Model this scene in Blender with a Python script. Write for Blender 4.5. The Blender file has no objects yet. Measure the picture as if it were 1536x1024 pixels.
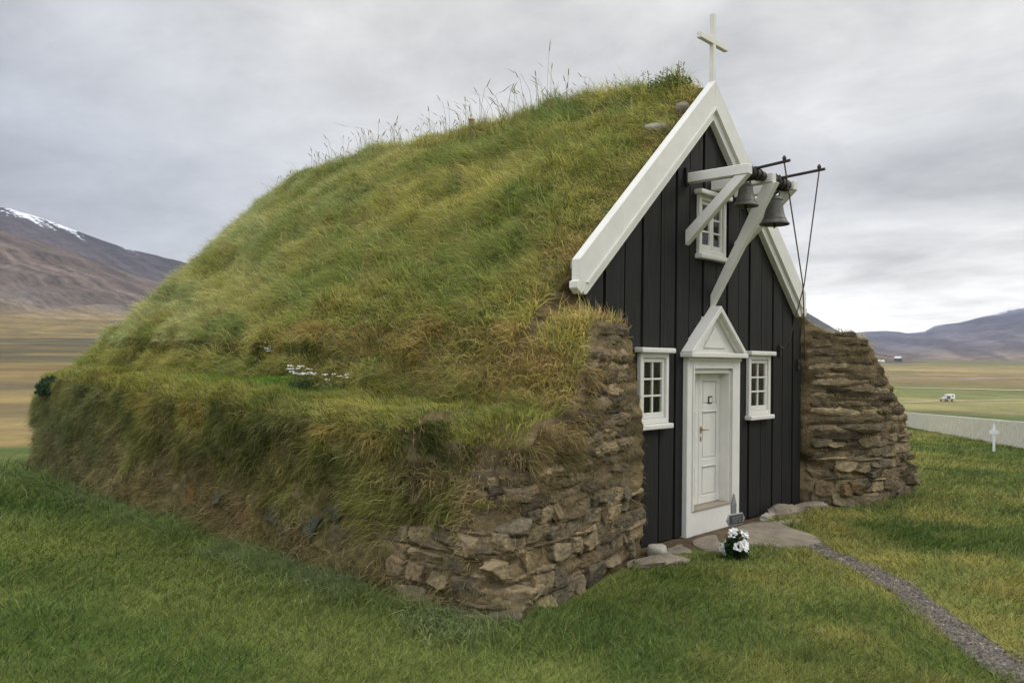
import bpy, bmesh, math
import numpy as np
from mathutils import Matrix, Vector
from mathutils.bvhtree import BVHTree

S = bpy.context.scene
COL = S.collection
rng = np.random.default_rng(7)

# ------------------------------------------------------------------ camera
cam_d = bpy.data.cameras.new("camera"); cam = bpy.data.objects.new("camera", cam_d); COL.objects.link(cam)
CAM = np.array([-9.529, -5.4685, 2.1575])
YAW, PIT, ROL = 0.75781, 0.02006, 0.01363
fw = np.array([math.cos(YAW)*math.cos(PIT), math.sin(YAW)*math.cos(PIT), math.sin(PIT)])
r0 = np.array([math.sin(YAW), -math.cos(YAW), 0.0]); u0 = np.cross(r0, fw)
rt = r0*math.cos(ROL)+u0*math.sin(ROL); up = -r0*math.sin(ROL)+u0*math.cos(ROL)
M = Matrix(((rt[0], up[0], -fw[0], CAM[0]), (rt[1], up[1], -fw[1], CAM[1]), (rt[2], up[2], -fw[2], CAM[2]), (0, 0, 0, 1)))
cam.matrix_world = M
cam_d.sensor_width = 36; cam_d.lens = 36*1250.5/1536
cam_d.clip_start = 0.05; cam_d.clip_end = 60000
S.camera = cam

# ------------------------------------------------------------------ world, sun, exposure
SUN_AZ, SUN_EL = math.radians(-38), math.radians(38)      # direction towards the sun
S.view_settings.view_transform = 'Standard'; S.view_settings.look = 'None'
S.view_settings.exposure = 0.24; S.view_settings.gamma = 1.0
W = bpy.data.worlds.new("World"); S.world = W; W.use_nodes = True
nt = W.node_tree; N = nt.nodes; LK = nt.links; N.clear()
def nd(t, **k):
    n = N.new(t)
    for a, b in k.items(): setattr(n, a, b)
    return n
def mth(op, a, b=None, c=None, clamp=False):
    n = nd('ShaderNodeMath', operation=op); n.use_clamp = clamp
    for i, v in enumerate((a, b, c)):
        if v is None: continue
        if isinstance(v, (int, float)): n.inputs[i].default_value = v
        else: LK.new(v, n.inputs[i])
    return n.outputs[0]
def s2l(c):
    c = np.asarray(c, float)/255.0
    return np.where(c <= 0.04045, c/12.92, ((c+0.055)/1.055)**2.4)
out = nd('ShaderNodeOutputWorld'); bg = nd('ShaderNodeBackground')
sky = nd('ShaderNodeTexSky'); sky.sky_type = 'NISHITA'; sky.sun_disc = False
sky.sun_elevation = SUN_EL; sky.sun_rotation = math.pi/2-SUN_AZ; sky.air_density = 1.5; sky.dust_density = 3
tc = nd('ShaderNodeTexCoord'); sp = nd('ShaderNodeSeparateXYZ'); LK.new(tc.outputs['Generated'], sp.inputs[0])
X_, Y_, Z_ = sp.outputs
zc = mth('MAXIMUM', Z_, 0.0)
den = mth('ADD', zc, 0.16)
px, py = mth('DIVIDE', X_, den), mth('DIVIDE', Y_, den)
cv = nd('ShaderNodeCombineXYZ'); LK.new(px, cv.inputs[0]); LK.new(py, cv.inputs[1])
# rotate so cloud streaks run across the view
mp = nd('ShaderNodeMapping'); LK.new(cv.outputs[0], mp.inputs[0])
mp.inputs['Rotation'].default_value = (0, 0, math.radians(-30)); mp.inputs['Scale'].default_value = (1.0, 0.75, 1)
def wn(scale, detail, rough, dist=0.0, off=0.0):
    n = nd('ShaderNodeTexNoise'); n.inputs['Scale'].default_value = scale; n.inputs['Detail'].default_value = detail
    n.inputs['Roughness'].default_value = rough; n.inputs['Distortion'].default_value = dist
    if off:
        m = nd('ShaderNodeVectorMath', operation='ADD'); m.inputs[1].default_value = (off, off*1.7, off*.3)
        LK.new(mp.outputs[0], m.inputs[0]); LK.new(m.outputs[0], n.inputs['Vector'])
    else: LK.new(mp.outputs[0], n.inputs['Vector'])
    return n.outputs['Fac']
n1 = wn(0.75, 6, 0.55, 0.3, 3.3); n2 = wn(2.4, 8, 0.60, 0.25, 11.0)
# azimuth factor: 1 towards the bright right-hand side, 0 to the left
az0 = math.radians(12)
dotb = mth('ADD', mth('MULTIPLY', X_, math.cos(az0)), mth('MULTIPLY', Y_, math.sin(az0)))
hor = mth('SQRT', mth('ADD', mth('MULTIPLY', X_, X_), mth('MULTIPLY', Y_, Y_)))
dotn = mth('DIVIDE', dotb, mth('MAXIMUM', hor, 0.02))
def smooth(v, a, b):
    n = nd('ShaderNodeMapRange'); n.interpolation_type = 'SMOOTHSTEP'
    LK.new(v, n.inputs[0]); n.inputs[1].default_value = a; n.inputs[2].default_value = b
    return n.outputs[0]
right = smooth(dotn, 0.35, 1.0)
elev = smooth(Z_, 0.0, 0.42)
low = mth('SUBTRACT', 1.0, smooth(Z_, 0.03, 0.20))
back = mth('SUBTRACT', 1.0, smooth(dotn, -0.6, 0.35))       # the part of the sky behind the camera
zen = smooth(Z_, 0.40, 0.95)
# brightness
b = mth('ADD', 0.30, mth('MULTIPLY', elev, 0.24))
b = mth('ADD', b, mth('MULTIPLY', right, 0.22))
b = mth('ADD', b, mth('MULTIPLY', mth('MULTIPLY', right, low), 0.62))
cl = mth('SUBTRACT', mth('ADD', mth('MULTIPLY', n1, 1.3), mth('MULTIPLY', n2, 0.95)), 1.12)
b = mth('MULTIPLY', b, mth('ADD', 1.0, mth('MULTIPLY', cl, 1.25)))
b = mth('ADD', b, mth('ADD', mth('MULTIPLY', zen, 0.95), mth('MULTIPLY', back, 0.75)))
mixc = nd('ShaderNodeMix', data_type='RGBA'); LK.new(mth('ADD', right, mth('MULTIPLY', elev, 0.45), clamp=True), mixc.inputs[0])
mixc.inputs[6].default_value = (0.925, 0.975, 1.09, 1); mixc.inputs[7].default_value = (1.015, 1.0, 0.965, 1)
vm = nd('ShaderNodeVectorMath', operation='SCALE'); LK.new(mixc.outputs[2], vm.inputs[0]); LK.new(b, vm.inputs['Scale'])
sks = nd('ShaderNodeVectorMath', operation='SCALE'); LK.new(sky.outputs[0], sks.inputs[0]); sks.inputs['Scale'].default_value = 0.08
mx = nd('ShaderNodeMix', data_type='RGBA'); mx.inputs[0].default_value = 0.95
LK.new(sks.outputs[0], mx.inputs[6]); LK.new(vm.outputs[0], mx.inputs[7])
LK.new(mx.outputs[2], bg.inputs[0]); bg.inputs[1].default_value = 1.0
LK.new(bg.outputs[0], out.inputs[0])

sd = bpy.data.lights.new("sun", 'SUN'); sd.energy = 1.0; sd.angle = math.radians(25); sd.color = (1.0, 0.95, 0.87)
so = bpy.data.objects.new("sun", sd); COL.objects.link(so)
sdir = Vector((math.cos(SUN_EL)*math.cos(SUN_AZ), math.cos(SUN_EL)*math.sin(SUN_AZ), math.sin(SUN_EL)))
so.rotation_euler = sdir.to_track_quat('Z', 'Y').to_euler()

# ------------------------------------------------------------------ helpers
def hsh(ix, iy, iz=0):
    h = (ix.astype(np.int64)*374761393 + iy.astype(np.int64)*668265263 + np.asarray(iz).astype(np.int64)*2147483647) & 0x7fffffff
    h = ((h ^ (h >> 13))*1274126177) & 0x7fffffff
    return ((h ^ (h >> 16)) & 0xffff)/65535.0
def vn(x, y, z=None):
    x = np.asarray(x, float); y = np.asarray(y, float)
    z = np.zeros_like(x) if z is None else np.asarray(z, float)
    ix, iy, iz = np.floor(x), np.floor(y), np.floor(z)
    fx, fy, fz = x-ix, y-iy, z-iz
    fx, fy, fz = [t*t*(3-2*t) for t in (fx, fy, fz)]
    r = 0
    for a in (0, 1):
        for b_ in (0, 1):
            for c in (0, 1):
                w = (fx if a else 1-fx)*(fy if b_ else 1-fy)*(fz if c else 1-fz)
                r = r+w*hsh(ix+a, iy+b_, iz+c)
    return r
def fbm(x, y, z=None, o=4, s=1.0):
    r = 0; a = 0.5; t = 0
    z = np.zeros_like(np.asarray(x, float)) if z is None else np.asarray(z, float)
    for k in range(o):
        f = s*2.03**k
        r = r+a*vn(np.asarray(x)*f+17.3*k, np.asarray(y)*f-9.1*k, z*f+3.7*k); t += a; a *= 0.5
    return r/t
def sstep(v, a, b_):
    t = np.clip((v-a)/(b_-a), 0, 1); return t*t*(3-2*t)
def lerp(a, b_, t):
    t = np.asarray(t)[..., None]; return a*(1-t)+b_*t
KA = 0.80
def alb(r, g, b_): return s2l((r, g, b_))/KA

def tag(o, label=None, cat=None, group=None, kind=None):
    if label: o['label'] = label
    if cat: o['category'] = cat
    if group: o['group'] = group
    if kind: o['kind'] = kind
    return o
def empty(name, loc=(0, 0, 0), rz=0.0):
    o = bpy.data.objects.new(name, None); COL.objects.link(o); o.location = loc; o.rotation_euler = (0, 0, rz)
    o.empty_display_size = 0.2; return o
def link(name, me, mat, parent=None):
    o = bpy.data.objects.new(name, me); COL.objects.link(o)
    if mat: me.materials.append(mat)
    if parent: o.parent = parent
    return o
def np_mesh(name, V, F_list, C=None, smooth_=False):
    """V (n,3); F_list: list of (m,k) index arrays"""
    me = bpy.data.meshes.new(name)
    V = np.ascontiguousarray(V, dtype=np.float32)
    me.vertices.add(len(V)); me.vertices.foreach_set('co', V.ravel())
    idx = np.concatenate([f.ravel() for f in F_list]).astype(np.int32)
    tot = np.concatenate([np.full(len(f), f.shape[1]) for f in F_list]).astype(np.int32)
    st = np.concatenate([[0], np.cumsum(tot)[:-1]]).astype(np.int32)
    me.loops.add(len(idx)); me.loops.foreach_set('vertex_index', idx)
    me.polygons.add(len(tot)); me.polygons.foreach_set('loop_start', st)
    try: me.polygons.foreach_set('loop_total', tot)
    except Exception: pass
    if smooth_: me.polygons.foreach_set('use_smooth', np.ones(len(tot), dtype=bool))
    me.update(calc_edges=True)
    if C is not None:
        a = me.color_attributes.new('Col', 'FLOAT_COLOR', 'POINT')
        c4 = np.ones((len(V), 4), np.float32); c4[:, :3] = C; a.data.foreach_set('color', c4.ravel())
    return me
class MB:
    """collects boxes, prisms, tubes into one mesh"""
    def __init__(s): s.v = []; s.f = []
    def add(s, vs, fs):
        k = len(s.v); s.v += [tuple(map(float, p)) for p in vs]; s.f += [tuple(i+k for i in q) for q in fs]; return s
    def box(s, x0, x1, y0, y1, z0, z1):
        return s.add([(x0, y0, z0), (x1, y0, z0), (x1, y1, z0), (x0, y1, z0), (x0, y0, z1), (x1, y0, z1), (x1, y1, z1), (x0, y1, z1)],
                     [(0, 3, 2, 1), (4, 5, 6, 7), (0, 1, 5, 4), (1, 2, 6, 5), (2, 3, 7, 6), (3, 0, 4, 7)])
    def prism(s, poly, y0, y1):
        """poly of (x,z) counter clockwise seen from -Y, extruded y0..y1"""
        n = len(poly)
        vs = [(x, y0, z) for x, z in poly]+[(x, y1, z) for x, z in poly]
        fs = [tuple(range(n)), tuple(range(2*n-1, n-1, -1))]+[(i, i+n, (i+1) % n+n, (i+1) % n) for i in range(n)]
        return s.add(vs, fs)
    def bar(s, a, b_, w, h, upv=(0, 0, 1)):
        a = np.array(a, float); b_ = np.array(b_, float); d = (b_-a)/np.linalg.norm(b_-a)
        sd_ = np.cross(d, upv); sd_ /= np.linalg.norm(sd_); u = np.cross(sd_, d)
        vs = [p+sd_*i*w/2+u*j*h/2 for p in (a, b_) for i, j in ((-1, -1), (1, -1), (1, 1), (-1, 1))]
        return s.add(vs, [(0, 1, 2, 3), (7, 6, 5, 4), (0, 4, 5, 1), (1, 5, 6, 2), (2, 6, 7, 3), (3, 7, 4, 0)])
    def tube(s, pts, rad, n=8, cap=True):
        pts = [np.array(p, float) for p in pts]
        rad = [rad]*len(pts) if isinstance(rad, (int, float)) else rad
        vs = []; ref = np.array((0.13, 0.27, 0.95))
        for i, p in enumerate(pts):
            d = pts[min(i+1, len(pts)-1)]-pts[max(i-1, 0)]; d /= np.linalg.norm(d)
            r_ = ref if abs(d@ref) < 0.9 else np.array((1.0, 0, 0))
            a = np.cross(d, r_); a /= np.linalg.norm(a); c = np.cross(d, a)
            vs += [p+rad[i]*(a*math.cos(t)+c*math.sin(t)) for t in np.arange(n)*2*math.pi/n]
        fs = [(i*n+j, i*n+(j+1) % n, (i+1)*n+(j+1) % n, (i+1)*n+j) for i in range(len(pts)-1) for j in range(n)]
        if cap: fs += [tuple(range(n-1, -1, -1)), tuple(range((len(pts)-1)*n, len(pts)*n))]
        return s.add(vs, fs)
    def lathe(s, prof, n=32, c=(0, 0, 0)):
        vs = [(c[0]+r*math.cos(t), c[1]+r*math.sin(t), c[2]+z) for r, z in prof for t in np.arange(n)*2*math.pi/n]
        fs = [(i*n+j, i*n+(j+1) % n, (i+1)*n+(j+1) % n, (i+1)*n+j) for i in range(len(prof)-1) for j in range(n)]
        return s.add(vs, fs)
    def build(s, name, mat, parent=None, bevel=0.0, smooth_=False, seg=1):
        me = bpy.data.meshes.new(name); me.from_pydata(s.v, [], s.f)
        bm = bmesh.new(); bm.from_mesh(me)
        bmesh.ops.recalc_face_normals(bm, faces=bm.faces)
        if bevel > 0:
            bmesh.ops.bevel(bm, geom=[e for e in bm.edges if len(e.link_faces) == 2 and e.calc_face_angle(0) > 0.5], offset=bevel, segments=seg, affect='EDGES', profile=0.6)
        if smooth_:
            for f in bm.faces: f.smooth = True
        bm.to_mesh(me); bm.free()
        return link(name, me, mat, parent)

# ------------------------------------------------------------------ materials
def mat_new(name):
    m = bpy.data.materials.new(name); m.use_nodes = True
    t = m.node_tree; t.nodes.clear()
    o = t.nodes.new('ShaderNodeOutputMaterial'); p = t.nodes.new('ShaderNodeBsdfPrincipled'); t.links.new(p.outputs[0], o.inputs[0])
    return m, t, p, o
def tn(t, scale, detail=5, rough=0.6, vec=None, stretch=None):
    n = t.nodes.new('ShaderNodeTexNoise'); n.inputs['Scale'].default_value = scale; n.inputs['Detail'].default_value = detail; n.inputs['Roughness'].default_value = rough
    c = t.nodes.new('ShaderNodeTexCoord')
    src = c.outputs[vec or 'Object']
    if stretch:
        mm = t.nodes.new('ShaderNodeMapping'); mm.inputs['Scale'].default_value = stretch; t.links.new(src, mm.inputs[0]); src = mm.outputs[0]
    t.links.new(src, n.inputs['Vector']); return n.outputs['Fac']
def ramp(t, fac, stops):
    r = t.nodes.new('ShaderNodeValToRGB'); e = r.color_ramp.elements
    while len(e) < len(stops): e.new(0.5)
    for k, (p, c) in enumerate(stops):
        e[k].position = p; e[k].color = (*[float(q) for q in c], 1)
    t.links.new(fac, r.inputs[0]); return r.outputs[0]
def bump(t, p, fac, dist, strength=1.0):
    b_ = t.nodes.new('ShaderNodeBump'); b_.inputs['Distance'].default_value = dist; b_.inputs['Strength'].default_value = strength
    t.links.new(fac, b_.inputs['Height']); t.links.new(b_.outputs[0], p.inputs['Normal'])
def mixrgb(t, fac, a, b_, mode='MIX'):
    m = t.nodes.new('ShaderNodeMix'); m.data_type = 'RGBA'; m.blend_type = mode
    for k, v in ((0, fac), (6, a), (7, b_)):
        if isinstance(v, (int, float)): m.inputs[k].default_value = v
        elif isinstance(v, (tuple, list, np.ndarray)): m.inputs[k].default_value = (*[float(q) for q in v[:3]], 1)
        else: t.links.new(v, m.inputs[k])
    return m.outputs[2]

def simple(name, c1, c2=None, scale=8, rough=0.6, metal=0.0, bscale=None, bdist=0.002, stretch=None, spec=0.5):
    m, t, p, o = mat_new(name)
    c2 = c1 if c2 is None else c2
    f = tn(t, scale, 6, 0.65, stretch=stretch)
    t.links.new(ramp(t, f, [(0.3, c1), (0.7, c2)]), p.inputs['Base Color'])
    p.inputs['Roughness'].default_value = rough; p.inputs['Metallic'].default_value = metal
    p.inputs['Specular IOR Level'].default_value = spec
    if bscale: bump(t, p, tn(t, bscale, 4, 0.6, stretch=stretch), bdist)
    return m

def blade_mat(name, trans=0.45):
    m, t, p, o = mat_new(name)
    a = t.nodes.new('ShaderNodeVertexColor'); a.layer_name = 'Col'
    t.links.new(a.outputs[0], p.inputs['Base Color']); p.inputs['Roughness'].default_value = 0.6; p.inputs['Specular IOR Level'].default_value = 0.25
    tr = t.nodes.new('ShaderNodeBsdfTranslucent'); t.links.new(a.outputs[0], tr.inputs[0])
    mx_ = t.nodes.new('ShaderNodeMixShader'); mx_.inputs[0].default_value = trans
    t.links.new(p.outputs[0], mx_.inputs[1]); t.links.new(tr.outputs[0], mx_.inputs[2]); t.links.new(mx_.outputs[0], o.inputs[0])
    return m
M_BLADE = blade_mat("grass_blades")

def vcol_mat(name, nscale=30, amt=0.5, rough=0.95, bdist=0.01):
    m, t, p, o = mat_new(name)
    a = t.nodes.new('ShaderNodeVertexColor'); a.layer_name = 'Col'
    f = tn(t, nscale, 6, 0.7)
    g = ramp(t, f, [(0.25, (1-amt,)*3), (0.75, (1+amt,)*3)])
    t.links.new(mixrgb(t, 1.0, a.outputs[0], g, 'MULTIPLY'), p.inputs['Base Color'])
    p.inputs['Roughness'].default_value = rough; p.inputs['Specular IOR Level'].default_value = 0.15
    bump(t, p, f, bdist)
    return m
M_SOIL = vcol_mat("turf_soil", 22, 0.55, 0.95, 0.03)
M_GROUND = vcol_mat("meadow_ground", 0.9, 0.30, 0.95, 0.02)
_t = M_GROUND.node_tree; _p = [n for n in _t.nodes if n.type == 'BSDF_PRINCIPLED'][0]; _l = _p.inputs['Base Color'].links[0].from_socket
_c = mixrgb(_t, 1.0, _l, ramp(_t, tn(_t, 0.045, 10, 0.75), [(0.32, (.66, .68, .70)), (0.68, (1.35, 1.30, 1.22))]), 'MULTIPLY')
_t.links.new(_c, _p.inputs['Base Color'])

def white_mat():
    m, t, p, o = mat_new("white_painted_wood")
    f = tn(t, 3.0, 6, 0.65); g = tn(t, 60, 3, 0.6, stretch=(1, 1, 0.08))
    c = ramp(t, f, [(0.25, (0.62, 0.60, 0.54)), (0.7, (0.73, 0.71, 0.645))])
    c2 = ramp(t, g, [(0.30, (0.97, 0.965, 0.955)), (0.5, (1, 1, 1))])
    t.links.new(mixrgb(t, 1.0, c, c2, 'MULTIPLY'), p.inputs['Base Color'])
    p.inputs['Roughness'].default_value = 0.5; p.inputs['Specular IOR Level'].default_value = 0.35
    bump(t, p, g, 0.0015)
    return m
M_WHITE = white_mat()
def black_mat():
    m, t, p, o = mat_new("black_tarred_boards")
    f = tn(t, 4, 6, 0.65, stretch=(6, 1, 0.35)); g = tn(t, 40, 4, 0.7, stretch=(1.5, 1, 0.05)); w = tn(t, 1.1, 4, 0.6)
    c = ramp(t, g, [(0.25, (0.006, 0.0062, 0.0055)), (0.55, (0.0125, 0.0122, 0.0105)), (0.8, (0.034, 0.031, 0.026))])
    c2 = ramp(t, f, [(0.3, (0.5, 0.5, 0.51)), (0.7, (1.15, 1.12, 1.05))])
    c3 = ramp(t, w, [(0.3, (0.85, 0.87, 0.9)), (0.7, (1.15, 1.12, 1.05))])
    t.links.new(mixrgb(t, 1.0, mixrgb(t, 1.0, c, c2, 'MULTIPLY'), c3, 'MULTIPLY'), p.inputs['Base Color'])
    p.inputs['Roughness'].default_value = 0.72; p.inputs['Specular IOR Level'].default_value = 0.3
    bump(t, p, g, 0.004)
    return m
M_BLACK = black_mat()
M_IRON = simple("dark_iron", (0.02, 0.02, 0.018), (0.055, 0.045, 0.035), 30, 0.6, 0.4, 60, 0.001)
M_BRONZE = simple("weathered_bronze", (0.060, 0.062, 0.050), (0.135, 0.130, 0.105), 9, 0.5, 0.35, 40, 0.001)
M_ROPE = simple("rope", (0.10, 0.07, 0.055), (0.2, 0.15, 0.12), 80, 0.9)
M_BRASS = simple("brass", (0.35, 0.24, 0.08), (0.5, 0.36, 0.14), 30, 0.35, 0.9)
M_CURT = simple("curtain_cloth", (0.5, 0.48, 0.42), (0.68, 0.66, 0.6), 14, 0.9, stretch=(6, 1, 0.5))
M_ROOM = simple("painted_room_shade", (0.03, 0.028, 0.022), (0.06, 0.05, 0.035), 4, 0.9)
M_SILL = simple("worn_wood", (0.20, 0.16, 0.11), (0.34, 0.29, 0.21), 12, 0.8, stretch=(0.3, 4, 1))
M_SLAB = simple("flat_stone", (0.13, 0.105, 0.075), (0.27, 0.225, 0.165), 4, 0.9, 0, 14, 0.03)
M_BOULD = simple("pale_boulder", (0.26, 0.24, 0.19), (0.42, 0.39, 0.32), 7, 0.9, 0, 30, 0.008)
M_WALLC = simple("pale_concrete", (0.46, 0.43, 0.34), (0.66, 0.62, 0.52), 5, 0.9, 0, 10, 0.01)
def glass_mat():
    m, t, p, o = mat_new("window_glass")
    g = t.nodes.new('ShaderNodeBsdfGlossy'); g.inputs[0].default_value = (1, 1, 1, 1); g.inputs['Roughness'].default_value = 0.03
    tr = t.nodes.new('ShaderNodeBsdfTransparent'); tr.inputs[0].default_value = (0.85, 0.88, 0.85, 1)
    fr = t.nodes.new('ShaderNodeFresnel'); fr.inputs[0].default_value = 1.42
    mx_ = t.nodes.new('ShaderNodeMixShader'); t.links.new(fr.outputs[0], mx_.inputs[0]); t.links.new(tr.outputs[0], mx_.inputs[1]); t.links.new(g.outputs[0], mx_.inputs[2])
    t.links.new(mx_.outputs[0], o.inputs[0]); return m
M_GLASS = glass_mat()
def rock_mat(name):
    m, t, p, o = mat_new(name)
    a = t.nodes.new('ShaderNodeVertexColor'); a.layer_name = 'Col'
    f = tn(t, 9, 8, 0.75); g = tn(t, 45, 4, 0.7)
    c = mixrgb(t, 1.0, a.outputs[0], ramp(t, f, [(0.32, (0.45, 0.45, 0.43)), (0.5, (.95, .93, .9)), (0.68, (1.6, 1.52, 1.35))]), 'MULTIPLY')
    c = mixrgb(t, 1.0, c, ramp(t, g, [(0.3, (0.75,)*3), (0.7, (1.2,)*3)]), 'MULTIPLY')
    t.links.new(c, p.inputs['Base Color']); p.inputs['Roughness'].default_value = 0.9; p.inputs['Specular IOR Level'].default_value = 0.25
    bump(t, p, f, 0.02); return m
M_ROCK = rock_mat("basalt_stone")

# ------------------------------------------------------------------ terrain
def ghf(x, y):
    x = np.asarray(x, float); y = np.asarray(y, float)
    d = np.hypot(x-CAM[0], y-CAM[1]); az = np.degrees(np.arctan2(y-CAM[1], x-CAM[0]))
    wl = sstep(az, 38, 60)
    wl = np.where(az < -60, 1.0, wl)
    hr = np.interp(x, [-1e6, 8, 60, 150, 1e6], [0, 0, -2.6, -10, -10])
    hr = hr+np.interp(d, [0, 800, 2500, 5000, 7000], [0, 0, 16, 32, 50])
    hl = np.interp(d, [0, 22, 60, 300, 900, 1800, 3000], [0, 0, -.15, .5, 14, 66, 150])
    h = hr*(1-wl)+hl*wl
    near = 1-sstep(np.hypot(x, y-4), 14, 40)
    h = h+(fbm(x, y, o=3, s=0.35)-0.5)*0.10*near*sstep(np.maximum(np.abs(x)-5.2, np.maximum(-1.2-y, y-11)), 0, 2.5)
    h = h+(fbm(x, y, o=3, s=0.01)-0.5)*1.2*sstep(d, 60, 300)
    return h
GR_A = alb(78, 94, 42); GR_B = alb(106, 114, 58); GR_Y = alb(132, 126, 68); GR_D = alb(54, 76, 28)
def lawn_col(x, y):
    a = fbm(x, y, o=4, s=0.55); b_ = fbm(x+40, y-13, o=4, s=1.7); c = fbm(x-7, y+9, o=3, s=5.0)
    col = lerp(GR_A, GR_B, sstep(a, .35, .68))
    # the drier, yellower lawn lies to the right of the church
    dry = .12+sstep(x+(-y)*1.25, -3.4, 3.0)*0.75
    col = lerp(col, GR_Y, np.clip(sstep(b_*0.6+a*0.4, .40, .72)*dry+0.18*sstep(c, .55, .8), 0, 1))
    return lerp(col, GR_D, sstep(fbm(x+90, y+3, o=3, s=0.9), .52, .72)*0.55)
def far_col(x, y):
    d = np.hypot(x-CAM[0], y-CAM[1]); az = np.degrees(np.arctan2(y-CAM[1], x-CAM[0]))
    wl = sstep(az, 38, 60)
    jit = 1+(fbm(x, y, o=4, s=0.012)-0.5)*0.9
    dj = d*jit
    R = [(0, (84, 98, 40)), (60, (84, 98, 40)), (170, (86, 104, 44)), (205, (66, 92, 34)), (240, (100, 110, 52)), (262, (118, 106, 62)), (280, (142, 130, 76)), (380, (150, 138, 80)), (400, (120, 122, 62)), (560, (118, 118, 60)),
         (620, (150, 120, 76)), (900, (162, 126, 78)), (1000, (128, 104, 72)), (1300, (168, 138, 88)), (1700, (150, 128, 80)), (2100, (110, 112, 66)), (2600, (118, 112, 72)), (4000, (112, 106, 80)), (9000, (100, 96, 84))]
    L = [(0, (68, 90, 36)), (21.5, (74, 92, 38)), (22.5, (150, 122, 72)), (28, (158, 130, 80)), (33, (112, 94, 66)), (42, (150, 122, 74)), (60, (106, 90, 66)), (75, (146, 116, 70)), (110, (120, 92, 60)), (150, (112, 94, 64)), (260, (92, 82, 62)),
         (330, (84, 76, 62)), (520, (108, 92, 66)), (650, (80, 72, 60)), (850, (84, 76, 62)), (950, (146, 120, 76)), (1080, (104, 88, 62)), (1200, (140, 116, 74)), (1500, (118, 98, 66)), (2600, (100, 84, 66))]
    def tab(T, dd):
        ds = [q[0] for q in T]; cs = np.array([alb(*q[1]) for q in T])
        return np.stack([np.interp(dd, ds, cs[:, k]) for k in range(3)], -1)
    cr = tab(R, dj); cl_ = tab(L, np.where(d < 24, d, 24+(dj-24*jit)*1.0))
    ax = fbm(x, y, o=5, s=0.02); ay = fbm(x+500, y, o=4, s=0.006); a3 = fbm(x, y, o=4, s=0.15)
    cr = lerp(cr, alb(90, 104, 50), sstep(ax, .55, .7)*.5*sstep(d, 260, 330)); cr = lerp(cr, alb(128, 98, 66), sstep(ay, .5, .66)*.5*sstep(d, 420, 520))
    cl_ = lerp(cl_, alb(96, 80, 64), sstep(a3, .5, .68)*.55*sstep(d, 23, 28)); cl_ = lerp(cl_, alb(150, 118, 60), sstep(ax, .58, .7)*.6*sstep(d, 60, 100))
    g_ = cl_.mean(-1, keepdims=True); cl_ = (g_+(cl_-g_)*.72)*.74*np.array([1.0, 1.05, .80])
    g_ = cr.mean(-1, keepdims=True); cr = (g_+(cr-g_)*.68)*.70*np.array([.98, 1.04, .84])
    return lerp(cr, cl_, wl)
def gcol(x, y):
    d = np.hypot(x-CAM[0], y-CAM[1]); az = np.degrees(np.arctan2(y-CAM[1], x-CAM[0]))
    edge = np.where(az > 55, 21.6, 60)
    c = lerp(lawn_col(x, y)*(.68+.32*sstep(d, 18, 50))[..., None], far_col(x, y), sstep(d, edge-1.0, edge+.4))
    foot = (np.abs(x) < 3.0)*sstep(y+.12*fbm(x, y, o=3, s=4), -.42, -.25)*(y < 1)
    return lerp(c, lerp(alb(58, 48, 36), alb(88, 76, 58), fbm(x, y, o=4, s=9)), foot)
azs = np.radians(np.concatenate([np.arange(-180, -14, 4), np.arange(-14, 88, 0.16), np.arange(88, 180.1, 4)]))
rs = np.exp(np.linspace(math.log(1.2), math.log(8500), 620)); rs = np.concatenate([[0.02], rs])
A_, R_ = np.meshgrid(azs, rs)
gx = CAM[0]+R_*np.cos(A_); gy = CAM[1]+R_*np.sin(A_); gz = ghf(gx, gy)
na, nr = len(azs), len(rs)
I = np.arange(na*nr).reshape(nr, na)
Q = np.stack([I[:-1, :-1], I[:-1, 1:], I[1:, 1:], I[1:, :-1]], -1).reshape(-1, 4)[:, ::-1]
V = np.stack([gx.ravel(), gy.ravel(), gz.ravel()], -1)
g = link('ground', np_mesh('ground', V, [Q[:, ::-1]], gcol(gx.ravel(), gy.ravel()), True), M_GROUND); tag(g, kind='structure')

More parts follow.
